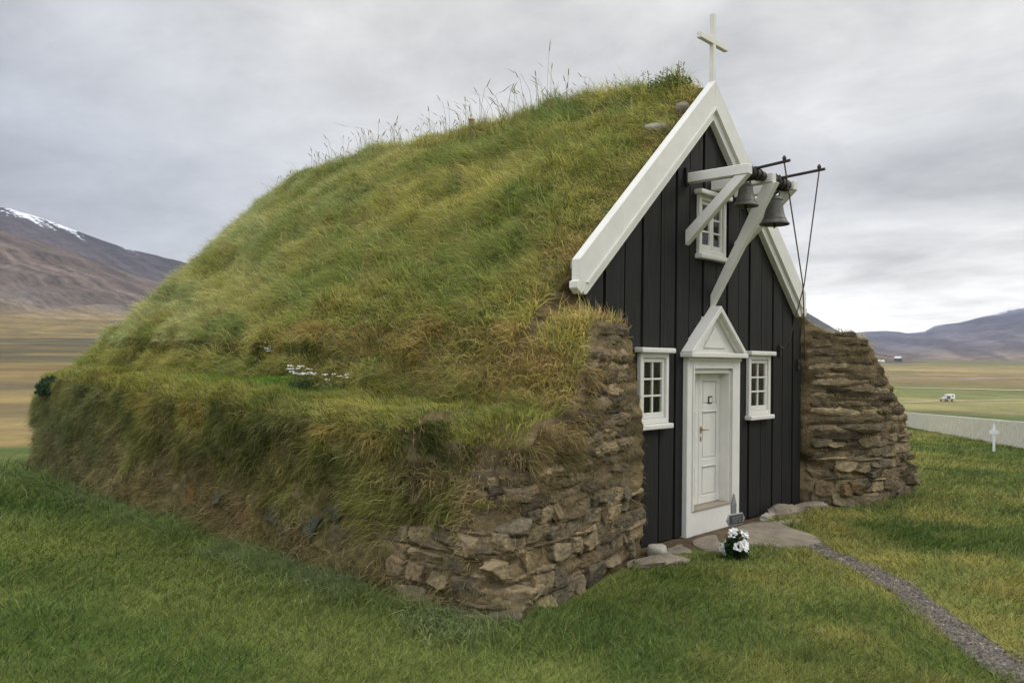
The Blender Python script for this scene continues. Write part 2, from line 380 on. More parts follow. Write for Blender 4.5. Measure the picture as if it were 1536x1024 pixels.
# mountains ----------------------------------------------------------
def mount_mat(name, low, high, snow_lo, snow_hi, snow_amt, rock, nsc):
    m, t, p, o = mat_new(name)
    ge = t.nodes.new('ShaderNodeNewGeometry'); sx = t.nodes.new('ShaderNodeSeparateXYZ'); t.links.new(ge.outputs['Position'], sx.inputs[0])
    a = t.nodes.new('ShaderNodeVertexColor'); a.layer_name = 'Col'       # stores slope parameter and gully noise
    sa = t.nodes.new('ShaderNodeSeparateColor'); t.links.new(a.outputs[0], sa.inputs[0])
    f = tn(t, nsc, 9, 0.68); f2 = tn(t, nsc*6, 7, 0.7)
    c = ramp(t, sa.outputs[0], low)
    c = mixrgb(t, 1.0, c, ramp(t, f, [(0.3, (0.72, 0.70, 0.70)), (0.7, (1.3, 1.27, 1.22))]), 'MULTIPLY')
    c = mixrgb(t, 1.0, c, ramp(t, f2, [(0.35, (0.62,)*3), (0.65, (1.38,)*3)]), 'MULTIPLY')
    c = mixrgb(t, 1.0, c, ramp(t, sa.outputs[2], [(0.35, (0.66, 0.66, 0.70)), (0.65, (1.25, 1.22, 1.17))]), 'MULTIPLY')
    mr = t.nodes.new('ShaderNodeMapRange'); t.links.new(sa.outputs[0], mr.inputs[0]); mr.inputs[1].default_value = snow_lo; mr.inputs[2].default_value = snow_hi
    def mm(op, x_, y_, cl=False):
        q = t.nodes.new('ShaderNodeMath'); q.operation = op; q.use_clamp = cl
        for i, v in enumerate((x_, y_)):
            if isinstance(v, (int, float)): q.inputs[i].default_value = v
            else: t.links.new(v, q.inputs[i])
        return q.outputs[0]
    s_ = mm('ADD', mm('MULTIPLY', mr.outputs[0], snow_amt), mm('MULTIPLY', mm('SUBTRACT', sa.outputs[2], 0.5), 3.4))
    s_ = mm('ADD', s_, mm('MULTIPLY', mm('SUBTRACT', f2, 0.5), 2.6))
    s_ = mm('MULTIPLY', mm('MULTIPLY', mm('SUBTRACT', s_, 0.75), 7, True), mm('MULTIPLY', mr.outputs[0], 8, True), True)
    c = mixrgb(t, s_, c, (0.72, 0.74, 0.78))
    t.links.new(c, p.inputs['Base Color']); p.inputs['Roughness'].default_value = 0.95; p.inputs['Specular IOR Level'].default_value = 0.1
    return m
def mountain(name, pts, R, Rb, zb, mat, gul, seed, diag=0.0, na_=420, nr_=130, p_=1.5):
    az = np.linspace(pts[0][0], pts[-1][0], na_); srt = sorted(pts)
    te = np.interp(az, [q[0] for q in srt], [q[1] for q in srt])
    t = np.concatenate([np.linspace(0, 1, nr_), 1+np.linspace(0.03, 0.6, 14)])
    T, A = np.meshgrid(t, az, indexing='ij'); TE = np.meshgrid(t, te, indexing='ij')[1]
    rr = Rb+(R-Rb)*T
    x = CAM[0]+rr*np.cos(np.radians(A)); y = CAM[1]+rr*np.sin(np.radians(A))
    zr = CAM[2]+TE*R
    # gullies run down the slope, leaning by diag
    u_ = A*R*math.pi/180
    gl = fbm(u_/gul+T*diag, T*1.3+seed, o=5, s=1.0); g2 = fbm(u_/gul*3.5+T*diag*3.5, T*2+seed+5, o=4, s=1.0); g3 = fbm(u_/gul*5-T*diag*5, T*2.5+seed, o=4, s=1.0)
    sh = np.where(T <= 1, np.abs(np.clip(T, 0, 1))**p_, 1-(T-1)*0.8)
    z = zb+(zr-zb)*sh+((gl-.5)*0.16+(g2-.5)*0.05)*(zr.max()-zb)*np.sin(np.clip(T, 0, 1)*math.pi*0.97)**0.8
    z = z+(fbm(u_/60, T*8, o=4)-.5)*(zr.max()-zb)*0.012
    z[0] = z[0]-30
    Ii = np.arange(x.size).reshape(x.shape)
    q = np.stack([Ii[:-1, :-1], Ii[1:, :-1], Ii[1:, 1:], Ii[:-1, 1:]], -1).reshape(-1, 4)
    C = np.stack([np.clip(.1*(z-zb)/(zr.max()-zb)+.9*np.clip(T, 0, 1), 0, 1), gl, g3], -1).reshape(-1, 3)
    me = np_mesh(name, np.stack([x.ravel(), y.ravel(), z.ravel()], -1), [q], C, True)
    o = link(name, me, mat); tag(o, kind='structure'); return o
M_MDARK = mount_mat("dark_mountain_rock", [(0, alb(84, 76, 76)), (.5, alb(72, 66, 70)), (1, alb(52, 51, 57))], None, .86, 1.02, 0.72, None, 0.006)
M_MBROWN = mount_mat("brown_slope", [(0, alb(122, 108, 78)), (.10, alb(104, 93, 74)), (.25, alb(82, 77, 74)), (.65, alb(88, 78, 72)), (1, alb(78, 70, 67))], None, 2, 3, 0, None, 0.008)
M_MBLUE = mount_mat("haze_tinted_rock", [(0, alb(112, 100, 84)), (.1, alb(96, 88, 84)), (.3, alb(86, 82, 90)), (1, alb(80, 82, 98))], None, .88, 1.03, 0.85, None, 0.0025)  # blue of the distance haze is mixed into the rock colour
M_MSPUR = mount_mat("grey_spur_rock", [(0, alb(92, 84, 70)), (.4, alb(80, 80, 76)), (1, alb(76, 78, 80))], None, 2, 3, 0, None, 0.006)
mountain('snow_streaked_mountain', [(104, .06), (94, .13), (84, .148), (77.74, .1494), (75.15, .1478), (73.79, .1433), (71.68, .1327), (70.59, .1258), (67.97, .1125), (64.64, .1012), (59.88, .0707), (54, .04), (46, .012)], 5200, 3300, 90, M_MDARK, 330, 3.1, 3.0, p_=0.9)
mountain('brown_hillside', [(104, .10), (94, .15), (84, .165), (77.73, .1395), (75.12, .1239), (73.07, .1152), (70.56, .1022), (67.93, .0855), (66.0, .0776), (62.76, .0461), (57, .022), (50, .012)], 3200, 1700, 56, M_MBROWN, 240, 9.4, 5.0, p_=1.15)
mountain('grey_spur', [(58, .008), (52, .05), (46, .09), (40, .13), (34, .15), (29, .118), (26.46, .0898), (25.2, .072), (24.04, .0574), (22.94, .0446), (21.86, .0326), (20.76, .0193), (19, .004)], 2700, 1900, -2, M_MSPUR, 200, 1.4, 1.0, p_=1.1)
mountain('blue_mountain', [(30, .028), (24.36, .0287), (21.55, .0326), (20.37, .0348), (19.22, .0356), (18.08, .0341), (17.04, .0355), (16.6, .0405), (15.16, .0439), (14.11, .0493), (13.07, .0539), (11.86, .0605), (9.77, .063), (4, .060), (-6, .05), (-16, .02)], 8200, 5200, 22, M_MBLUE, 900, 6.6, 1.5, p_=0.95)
mountain('low_brown_hill', [(26, .026), (22.34, .0214), (19.98, .0121), (18.83, .0072), (17.7, .0031), (16.6, .0012), (15, .0008)], 2500, 2100, 2, M_MBROWN, 200, 2.2, 1.0, na_=120, nr_=30)

# roads, river, field things far away --------------------------------
def strip(name, pts, w, mat, dz=0.06, jit=0.0, kind='structure'):
    P = []
    for (a, b_) in zip(pts[:-1], pts[1:]):
        n = max(2, int(math.dist(a, b_)/max(w*1.2, 0.12)))
        P += [(a[0]+(b_[0]-a[0])*k/n, a[1]+(b_[1]-a[1])*k/n) for k in range(n)]
    P.append(pts[-1]); P = np.array(P, float)
    D = np.gradient(P, axis=0); D /= np.linalg.norm(D, axis=1)[:, None]; Nn = np.stack([-D[:, 1], D[:, 0]], -1)
    cols = np.linspace(-1, 1, 5); vs = []
    wj = w/2*(1+jit*(fbm(P[:, 0], P[:, 1], o=3, s=2.2)-.5)*2); wk = w/2*(1+jit*(fbm(P[:, 0]+50, P[:, 1], o=3, s=2.2)-.5)*2)
    for i in range(len(P)):
        for c in cols:
            q = P[i]+Nn[i]*(c*(wj[i] if c > 0 else wk[i])); vs.append((q[0], q[1], 0))
    vs = np.array(vs); vs[:, 2] = ghf(vs[:, 0], vs[:, 1])+dz
    n = len(P); Ii = np.arange(n*5).reshape(n, 5)
    q = np.stack([Ii[:-1, :-1], Ii[:-1, 1:], Ii[1:, 1:], Ii[1:, :-1]], -1).reshape(-1, 4)
    o = link(name, np_mesh(name, vs, [q[:, ::-1]], None, True), mat); tag(o, kind=kind); return o
M_ROAD = simple("pale_gravel_road", alb(176, 168, 142), alb(196, 188, 164), 0.2, 0.9)
M_TRACK = simple("dirt_track", alb(124, 108, 80), alb(146, 130, 96), 0.3, 0.9)
M_RIVER = simple("river_water", (0.5, 0.5, 0.5), (0.6, 0.6, 0.6), 0.02, 0.15)
strip('road', [(330, 420), (380, 220), (407, 138), (434, 88), (470, 0), (520, -150)], 5.5, M_ROAD, 0.35)
strip('farm_track', [(235, 130), (262, 83), (281, 76.5), (300, 70), (340, 60), (420, 40)], 5.0, M_TRACK, 0.12)
strip('river', [(700, 250), (757, 202), (800, 188), (860, 160)], 9, M_RIVER, 0.3)
strip('stream', [(790, 150), (840, 122), (900, 100)], 8, M_RIVER, 0.3)

M_HOUSEW = simple("farm_white_wall", (0.55, 0.55, 0.52), (0.65, 0.64, 0.6), 1, 0.8)
M_HOUSER = simple("farm_red_roof", (0.16, 0.04, 0.03), (0.22, 0.06, 0.05), 1, 0.8)
M_HOUSED = simple("farm_dark_wall", (0.06, 0.05, 0.05), (0.1, 0.08, 0.07), 1, 0.8)
def farm(az, d, w, l, h, wall, roof, label, cat, name):
    x = CAM[0]+d*math.cos(math.radians(az)); y = CAM[1]+d*math.sin(math.radians(az)); z = float(ghf(x, y))
    r = empty(name, (x, y, z), math.radians(az+65)); tag(r, label, cat)
    MB().box(-l/2, l/2, -w/2, w/2, -1, h).build('wall', wall, r)
    q = MB(); k = len(q.v); e = .5
    q.add([(-l/2-e, -w/2-e, h), (l/2+e, -w/2-e, h), (l/2+e, w/2+e, h), (-l/2-e, w/2+e, h), (-l/2-e, 0, h+w*.42), (l/2+e, 0, h+w*.42)],
          [(0, 1, 5, 4), (2, 3, 4, 5), (0, 4, 3), (1, 2, 5), (0, 3, 2, 1)]).build('roof', roof, r)
farm(18.56, 2300, 12, 15, 11, M_HOUSED, M_HOUSEW, "dark farm building with a pale roof at the foot of the brown hill", "farmhouse", 'farm_building')
farm(19.75, 2200, 9, 34, 3.5, M_HOUSEW, M_HOUSEW, "low long white barn left of the dark farm building", "barn", 'farm_barn')

# ------------------------------------------------------------------ turf mound
def ss(l): return list(l)
HALF = [(5.70, 0.0), (5.28, -0.45), (3.9, -1.95), (2.95, -2.95), (2.60, -3.42), (2.30, -3.70), (1.95, -3.83), (1.75, -3.92), (1.70, -4.25), (1.66, -4.70), (1.48, -4.80), (0.7, -4.80), (0.0, -4.88), (-0.4, -4.92)]
def section(y, zr, kx, zadd=0.0, farz=0.0):
    L = []
    for k, (z, x) in enumerate(HALF):
        if k <= 4: z2 = z+(zr-5.70)*(1 if k < 3 else (.8 if k == 3 else .5))
        else: z2 = z+(farz if z > 0.5 else 0)
        L.append((x*(kx if k < 8 else 1-.04*max(0, min(1, (y-7)/3.5))), z2))
    left = L[::-1]; rgt = [(-x, z) for x, z in L[1:]]
    outer = left+rgt
    inner = [(2.35, -0.4), (2.35, 2.3), (0.0, 4.75), (-2.35, 2.3), (-2.35, -0.4)]
    return [(x, y, z) for x, z in outer+inner]
secs = [section(0.13, 5.70, .955), section(0.55, 5.86, .97), section(1.6, 5.98, 1), section(5, 5.98, 1, 0, .10), section(8.6, 6.0, 1, 0, .16),
        section(9.8, 5.86, .99, 0, .16), section(10.35, 5.66, .97, 0, .14), section(10.62, 5.2, .93, 0, .1), section(10.8, 4.3, .86, 0, 0)]
mb = MB(); n = len(secs[0]); vs = [p for s in secs for p in s]
fs = [tuple(range(n))]+[tuple(range(len(vs)-1, len(vs)-n-1, -1))]
fs += [(i*n+j, (i+1)*n+j, (i+1)*n+(j+1) % n, i*n+(j+1) % n) for i in range(len(secs)-1) for j in range(n)]
mb.add(vs, fs)
# back wall of the church closes the hollow
mb.box(-2.5, 2.5, 10.0, 10.6, -.4, 2.5)
mb.add([(-2.5, 10.0, 2.4), (2.5, 10.0, 2.4), (0, 10.0, 4.9), (-2.5, 10.6, 2.4), (2.5, 10.6, 2.4), (0, 10.6, 4.9)], [(0, 1, 2), (5, 4, 3), (0, 3, 4, 1), (1, 4, 5, 2), (2, 5, 3, 0)])
def zloft(mb, levels):
    n = len(levels[0][1]); vs = [(x, y, z) for z, P in levels for x, y in P]
    fs = [tuple(range(n-1, -1, -1)), tuple(range(len(vs)-n, len(vs)))]
    fs += [(i*n+j, i*n+(j+1) % n, (i+1)*n+(j+1) % n, (i+1)*n+j) for i in range(len(levels)-1) for j in range(n)]
    mb.add(vs, fs)
def LP(xi, x2, y2, x3, y3, xb=-4.88): return [(xi, .03), (-2.55, .03), (-2.55, .6), (xb, .6), (x3-.05, y3+.25), (x3+.12, y3), (x2, y2), (xi, -.13)]
zloft(mb, [(-.4, LP(-1.70, -3.2, -.54, -4.90, -.96)), (0, LP(-1.70, -3.2, -.54, -4.87, -.93)), (.5, LP(-1.74, -3.2, -.50, -4.78, -.86)), (1.0, LP(-1.68, -3.15, -.48, -4.6, -.78, -4.75)), (1.42, LP(-1.68, -3.1, -.50, -4.46, -.80, -4.68)), (1.60, LP(-1.70, -3.1, -.46, -4.30, -.74, -4.56)), (1.68, LP(-1.74, -3.0, -.40, -3.95, -.45, -4.15))])
def UP(xi, x2, y2, x3, y3, xb): return [(xi, .03), (-2.55, .03), (-2.55, .6), (xb, .6), (x3-.08, y3+.25), (x3+.1, y3), (x2, y2), (xi, -.13)]
zloft(mb, [(1.2, UP(-1.68, -2.8, -.42, -3.95, -.72, -3.9)), (1.8, UP(-1.78, -2.7, -.40, -3.62, -.66, -3.7)), (2.2, UP(-1.92, -2.62, -.36, -3.35, -.55, -3.5)), (2.56, UP(-2.08, -2.6, -.28, -3.0, -.36, -3.3))])
def RP(xi, yi, xa, ya, xb, yb, xo): return [(2.7, -.06), (xi, yi), (xa, ya), (xb, yb), (xo, .1), (xo, .8), (2.7, .8)]
zloft(mb, [(-.4, RP(3.0, -.35, 3.6, -.74, 5.0, -.82, 5.15)), (0, RP(3.0, -.35, 3.58, -.74, 4.98, -.80, 5.12)), (.8, RP(3.0, -.34, 3.52, -.73, 5.02, -.78, 5.15)), (1.45, RP(2.95, -.32, 3.44, -.72, 4.92, -.74, 5.05)), (1.66, RP(2.95, -.3, 3.42, -.72, 4.55, -.73, 4.65)),
           (2.1, RP(2.92, -.27, 3.38, -.71, 3.95, -.72, 4.1)), (2.46, RP(2.9, -.25, 3.32, -.70, 3.48, -.71, 3.7)), (2.60, RP(2.9, -.2, 3.2, -.55, 3.3, -.55, 3.4))])
mb.add([(2.62, -.04, 2.3), (3.3, -.5, 2.3), (3.5, .3, 2.3), (2.62, .3, 2.3), (2.62, -.02, 2.86), (3.05, -.25, 2.62), (3.2, .3, 2.7), (2.62, .3, 2.95)], [(0, 3, 2, 1), (4, 5, 6, 7), (0, 1, 5, 4), (1, 2, 6, 5), (2, 3, 7, 6), (3, 0, 4, 7)])
tmp = mb.build('tmp_mound', None)
md = tmp.modifiers.new('r', 'REMESH'); md.mode = 'VOXEL'; md.voxel_size = 0.05
dg = bpy.context.evaluated_depsgraph_get(); ev = tmp.evaluated_get(dg); mme = bpy.data.meshes.new_from_object(ev)
bpy.data.objects.remove(tmp)
nv = len(mme.vertices); V = np.zeros(nv*3, np.float32); mme.vertices.foreach_get('co', V); V = V.reshape(-1, 3).astype(float)
Nr = np.zeros(nv*3, np.float32); mme.vertices.foreach_get('normal', Nr); Nr = Nr.reshape(-1, 3).astype(float)
npoly = len(mme.polygons); lt = np.zeros(npoly, np.int32); mme.polygons.foreach_get('loop_total', lt)
li = np.zeros(len(mme.loops), np.int32); mme.loops.foreach_get('vertex_index', li)
assert (lt == 4).all()
F = li.reshape(-1, 4)
# smooth a little
for it in range(3):
    acc = np.zeros_like(V); cnt = np.zeros(nv)
    for a, b_ in ((0, 1), (1, 2), (2, 3), (3, 0)):
        np.add.at(acc, F[:, a], V[F[:, b_]]); np.add.at(acc, F[:, b_], V[F[:, a]]); np.add.at(cnt, F[:, a], 1); np.add.at(cnt, F[:, b_], 1)
    V = V*.5+acc/cnt[:, None]*.5
X, Y, Z = V.T
outer = ~((np.abs(X) < 2.45) & (Y > .1) & (Z < 4.9-np.abs(X)*0.95) & (Y < 10.02))
front = sstep(-Nr[:, 1], .3, .7)*(Y < .3)
facz = (Y < .22) & (Y > -.03) & (np.abs(X) < 2.75) & (Nr[:, 1] < -.3)
front = front*(~facz)
top = sstep(Nr[:, 2], .3, .6)
side = sstep(-Nr[:, 0], .5, .9)*(1-top)
edge = sstep(Y, .1, .9)
d = (fbm(X, Y, Z, o=4, s=1.1)-.5)*0.26*edge*(1-front)+(fbm(X+9, Y, Z, o=3, s=3.5)-.5)*0.15*np.where(Y < .1, .5, 1)
# sod courses and ledges on the bare ends
ph = (Z+0.05*fbm(X, Y, Z*0, o=2, s=1.5))/0.15
d = d+front*(((ph-np.floor(ph))-.5)*0.05+(fbm(X, Y, Z*2.5, o=4, s=5)-.5)*0.09)
d = d+side*((fbm(X, Y, Z, o=3, s=2.2)-.5)*.16+(fbm(X+3, Y, Z*1.3, o=3, s=5)-.5)*.14)
d = np.where(outer, d, 0)
# keep clear of facade
near = (Y < 0.12) & (Y > -0.10) & (np.abs(X) < 2.7)
d = np.where(near & (Nr[:, 1] > .3), 0, d); d = np.where(facz, 0, d)
V = V+Nr*d[:, None]
X, Y, Z = V.T
soil = lerp(alb(80, 69, 48), alb(118, 103, 76), sstep(fbm(X, Y, Z*3, o=5, s=2.5), .3, .7))
soil = lerp(soil, alb(46, 36, 26), sstep(fbm(X+5, Y, Z*4, o=4, s=4), .5, .75)*.8)
moss = lerp(alb(82, 84, 40), alb(100, 92, 54), sstep(fbm(X, Y, Z, o=4, s=2), .35, .7))
C = lerp(moss, soil, np.clip(front+side*.6*(Z < 1.2)+(Y < .35)*(Nr[:, 2] < .5), 0, 1))
fc = V[F].mean(1); fn = Nr[F].mean(1)
# split the shell: roof above the shoulder, a wall on each side below it
ax_ = np.abs(fc[:, 0])
wallm = (ax_ > 3.72) | (fc[:, 2] < 1.72) | ((fc[:, 1] < 0.02) & (fc[:, 2] < 2.9))
roofm = ~wallm
leftm = wallm & (fc[:, 0] < 0); rightm = wallm & (fc[:, 0] >= 0)
church = empty('turf_church', (0, 0, 0)); tag(church, "small turf-covered church with a black timber front, white gable boards and door", "church")
def sub(mask, name):
    f = F[mask]; u, inv = np.unique(f, return_inverse=True)
    me = np_mesh(name, V[u], [inv.reshape(-1, 4)], C[u], True)
    return link(name, me, M_SOIL, church)
roof = sub(roofm, 'turf_roof'); wall_l = sub(leftm, 'turf_wall'); wall_r = sub(rightm, 'turf_wall')
wall_l['label'] = "grass-hung turf and stone wall on the left side of the church"
wall_r['label'] = "bare layered turf and stone wall end on the right side of the church"
bvh = BVHTree.FromPolygons([tuple(v) for v in V.tolist()], F.tolist())

# ------------------------------------------------------------------ blades
def nrm(a): return a/np.maximum(np.linalg.norm(a, axis=1), 1e-9)[:, None]
def blades(name, P, U, Ln, L, Wd, Cc, parent=None, mat=None, split=.55, kind='stuff'):
    n_ = len(P)
    Sd = nrm(np.cross(U+Ln*.3, rng.normal(size=(n_, 3))))
    L = L[:, None]; w = Wd[:, None]/2
    m_ = P+U*L*split+Ln*L*.18
    t_ = P+U*L*(split+.15)+Ln*L*.75
    vv = np.empty((n_, 5, 3), np.float32)
    vv[:, 0] = P-Sd*w; vv[:, 1] = P+Sd*w; vv[:, 2] = m_+Sd*w*.8; vv[:, 3] = m_-Sd*w*.8; vv[:, 4] = t_
    b0 = np.arange(n_)[:, None]*5
    q = b0+np.array([[0, 1, 2, 3]]); tr = b0+np.array([[3, 2, 4]])
    me = np_mesh(name, vv.reshape(-1, 3), [q, tr], np.repeat(Cc, 5, axis=0))
    o = link(name, me, mat or M_BLADE, parent)
    if kind: o['kind'] = kind
    return o
def scatter(mask, dens):
    """dens per m2, array over all faces"""
    f = F[mask]; a = V[f]
    ar = np.linalg.norm(np.cross(a[:, 1]-a[:, 0], a[:, 3]-a[:, 0]), axis=1)
    lam = ar*dens[mask]; k = rng.poisson(lam)
    i = np.repeat(np.arange(len(f)), k); u, v = rng.random(len(i)), rng.random(len(i))
    q = a[i]; P = (q[:, 0]*((1-u)*(1-v))[:, None]+q[:, 1]*(u*(1-v))[:, None]+q[:, 2]*(u*v)[:, None]+q[:, 3]*((1-u)*v)[:, None])
    return P, nrm(fn[mask][i])
fX, fY, fZ = fc.T
vis = np.where((fX < .6), 1.0, 0.12)
outf = ~((ax_ < 2.45) & (fY > .08) & (fZ < 4.9-ax_*0.95) & (fY < 10.3)) & (fZ > -.1)
clump = (sstep(fbm(fX, fY, fZ, o=3, s=2.5), .28, .6)*.7+.35)*(.45+.8*sstep(fbm(fX-9, fY, fZ, o=3, s=6), .36, .56))
frontf = sstep(-fn[:, 1], .35, .7)*(fY < .35)
# roof and shoulders
D = 4600*vis*clump*(1-frontf)*outf
D = np.where((fY < .18) & (ax_ < 3.0) & (fY > -.1), D*.3, D)
def roof_blades(mask, name, parent):
    P, Nn = scatter(mask, D); x, y, z = P.T
    e = rng.normal(size=P.shape)*.48
    down = np.stack([-Nn[:, 0]*0, Nn[:, 1]*0, -np.ones(len(P))], -1); down = nrm(down-Nn*(down*Nn).sum(1)[:, None])
    ang = (fbm(x, y, z, o=3, s=.9)-.5)*5.0+(fbm(x+20, y, z, o=2, s=3.2)-.5)*3.0
    tang = np.cross(Nn, down)
    Ln = nrm(down*np.cos(ang)[:, None]+tang*np.sin(ang)[:, None]+e+Nn*.15)
    fr = (y < .45) & (np.abs(x) < 3.0)
    Ln[fr] = nrm(Ln[fr]*[1, .3, 1]+np.array([0, .6, 0]))
    U = nrm(Nn*.55+np.array([0, 0, .5])+e*.8)
    tt_ = (x < -3.95) & (z < 2.0)
    U[tt_] = nrm(U[tt_]*.6+np.array([0, 0, .7])); Ln[tt_] = nrm(Ln[tt_]*[.8, .8, .35])
    a = fbm(x, y, z, o=4, s=.7); b_ = fbm(x+31, y, z, o=4, s=1.6); c = fbm(x, y-40, z, o=3, s=4)
    # colours of the sward itself: lush, yellowing and dead patches
    col = lerp(alb(106, 116, 58), alb(146, 140, 78), sstep(a*.6+b_*.4, .36, .62))
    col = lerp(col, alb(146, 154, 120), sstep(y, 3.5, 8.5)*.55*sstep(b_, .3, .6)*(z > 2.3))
    col = lerp(col, alb(80, 104, 48), sstep(b_, .52, .68)*.75)
    dead = np.clip(sstep(c, .58, .76)*.45+(sstep(x, -4.0, -3.7)*(1-sstep(x, -3.45, -3.2))*(1-sstep(y, 3.4, 5.0))*(z < 2.5))*.6+sstep(x, -3.4, -2.6)*(1-sstep(y, .3, 1.0))*(z < 3.6)*(z > 1.9)*.35+(1-sstep(y, .2, .6))*(np.abs(x) < 3.2)*.3, 0, 1)
    col = lerp(col, alb(136, 112, 74), dead*(rng.random(len(P)) < .85))
    ter = (x < -3.9)*1.0
    col = lerp(col, alb(132, 130, 60), ter*(.1+.6*sstep(b_, .4, .6)))
    lush = ter*np.exp(-((y-4.2)/1.5)**2)*sstep(x, -4.55, -4.3)
    col = lerp(col, alb(84, 122, 36), np.clip(lush*.8, 0, 1))
    col = col*1.60*(0.42+1.30*rng.random(len(P))[:, None]**1.3)
    col = col*(1-.22*ter[:, None])
    straw = rng.random(len(P)) < .16
    col[straw] = alb(172, 156, 104)*(.6+.4*rng.random((straw.sum(), 1)))
    L = (.08+.13*rng.random(len(P)))*(.65+.8*sstep(fbm(x, y, z, o=3, s=2.2), .3, .65))
    L = np.where(ter > 0, L*.50, L); L = np.where((z > 5.4), L*.9, L); L = np.where(fr, L*.75, L)
    up_ = dead > .5
    return blades(name, P, U, Ln, L, np.full(len(P), .0065)*(.7+.7*rng.random(len(P))), col, parent)
roof_like = (fn[:, 2] > .12) | (roofm)
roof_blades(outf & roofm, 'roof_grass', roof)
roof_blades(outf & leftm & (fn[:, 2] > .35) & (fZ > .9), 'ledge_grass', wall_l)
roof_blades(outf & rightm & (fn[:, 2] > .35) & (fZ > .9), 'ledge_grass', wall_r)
# hanging grass on the steep side walls
bare = sstep(fY, 2.4, -.2)*sstep(fZ, 1.0, .55)          # where the stones show
patch = sstep(fbm(fX+3, fY, fZ*.7, o=4, s=1.5), .30, .52)*(.35+.9*sstep(fbm(fX, fY+7, fZ*1.2, o=3, s=5), .38, .58))
stz = ((fZ < .75) & (fZ > .28))*(fY < 5.4)*sstep(fbm(fX, fY*1.0, fZ, o=2, s=1.1), .40, .62)
inn = (fX < -1) & (fn[:, 0] > .3) & (fY < .1)
D2 = 5200*vis*outf*(1-frontf)*(1-.92*inn)*(.20+.95*patch)*(.45+.55*sstep(fZ, .35, .95))*(1-.80*bare*sstep(fbm(fX, fY, fZ, o=3, s=3.3), .62, .42))*(1-.8*stz)
D2 = D2+frontf*outf*(60+120*(fX < -2.4))*(fZ > .2)+frontf*outf*(fX < 0)*(700*sstep(fZ, .8, 1.1)*sstep(fX, -3.3, -4.0)+2400*sstep(fbm(fX, fY, fZ, o=3, s=3), .56, .66)*sstep(fX, -2.9, -3.5)*sstep(fZ, .35, .8))+frontf*outf*(fX < -3.5)*(fZ > 1.3)*3500+frontf*outf*(fX > 0)*260*sstep(fbm(fX, fY, fZ, o=3, s=4), .52, .66)*(fZ > .9)
def hang_blades(mask, name, parent):
    P, Nn = scatter(mask, D2); x, y, z = P.T; n_ = len(P)
    e = rng.normal(size=P.shape)*.50
    sw = (fbm(x, y, z, o=3, s=1.6)-.5)*3.2+(fbm(x+7, y, z, o=2, s=5)-.5)*1.5
    Ln = nrm(np.stack([Nn[:, 0]*.25, Nn[:, 1]*.25+sw, -np.ones(n_)], -1)+e)
    U = nrm(Nn*.75+np.array([0, 0, .12])+e*.9+np.stack([sw*0, sw*.6, sw*0], -1))
    a = fbm(x, y, z, o=4, s=1.4); b_ = fbm(x, y+13, z, o=4, s=2.6)
    ol = lerp(alb(80, 86, 40), alb(120, 120, 64), sstep(a, .35, .65))
    br = lerp(alb(100, 86, 58), alb(138, 120, 84), sstep(b_, .35, .65))
    t = np.clip(sstep(z+(a-.5)*1.6, 1.0, .3)*.72+sstep(b_, .55, .7)*.4, 0, 1)
    col = lerp(ol, br, t); col = lerp(col, alb(132, 112, 44), sstep(z, 1.15, 1.5)*.55*sstep(a, .4, .6))
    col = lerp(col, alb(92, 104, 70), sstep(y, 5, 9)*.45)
    col = lerp(col, br, frontf_p(y)*.7)
    col = col*1.45*(.35+1.1*rng.random(n_)[:, None]**1.2)
    straw = rng.random(n_) < .08; col[straw] = alb(170, 150, 108)*(.5+.5*rng.random((straw.sum(), 1)))
    L = (.05+.12*rng.random(n_)**1.3)*np.where(y < -.3, .8, 1)*(.85+.5*sstep(fbm(x, y, z, o=2, s=3), .45, .65))
    return blades(name, P, U, Ln, L, .0065*(.7+.7*rng.random(n_)), col, parent, split=.42)
def frontf_p(y): return (y < -.35)*1.0
steep = outf & (fn[:, 2] <= .35) & (fZ > .03)
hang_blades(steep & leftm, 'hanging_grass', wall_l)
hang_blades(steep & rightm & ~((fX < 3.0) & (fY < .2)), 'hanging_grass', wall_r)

# ------------------------------------------------------------------ stones and sods in the wall ends
bm = bmesh.new(); bmesh.ops.create_icosphere(bm, subdivisions=3, radius=1.0)
ICO = np.array([v.co[:] for v in bm.verts]); ICOF = np.array([[v.index for v in f.verts] for f in bm.faces]); bm.free()
def rockv(c, ax, ay, az, size, seed, sq=.55, rough=.13, fr=3.0):
    """angular stone: the ball cut by a box and random planes, edges worn; c centre, ax ay az axes, size half extents"""
    g_ = np.random.default_rng(seed*7+1)
    pn = [(1, 0, 0), (-1, 0, 0), (0, 1, 0), (0, -1, 0), (0, 0, 1), (0, 0, -1)]; pn = np.array(pn, float)+g_.normal(size=(6, 3))*(.24*(1.35-sq))
    ex = g_.normal(size=(7, 3)); pn = nrm(np.concatenate([pn, ex])); pd_ = np.concatenate([np.array([.95, .95, .72, .72, .92, .92]) if sq < .6 else np.full(6, .92), g_.uniform(1.0, 1.4, 7)])
    kk = 8.0 if sq > .6 else 34.0
    IC = ICO if sq > .6 else ICO4
    rr = (np.maximum(IC@pn.T, .02)/pd_)**kk; r_ = rr.sum(1)**(-1/kk)
    p = IC*np.minimum(r_, 1.5)[:, None]
    p = p*(1+(fbm(p[:, 0]*fr+seed*3.1, p[:, 1]*fr+seed, p[:, 2]*fr-seed*2, o=4)-.5)*2*rough)[:, None]*np.array(size)
    p = p+IC*((fbm(p[:, 0]*28+seed, p[:, 1]*28, p[:, 2]*40, o=4)-.5)*.022*(sq < .6))[:, None]
    return c+p[:, :1]*ax+p[:, 1:2]*ay+p[:, 2:3]*az
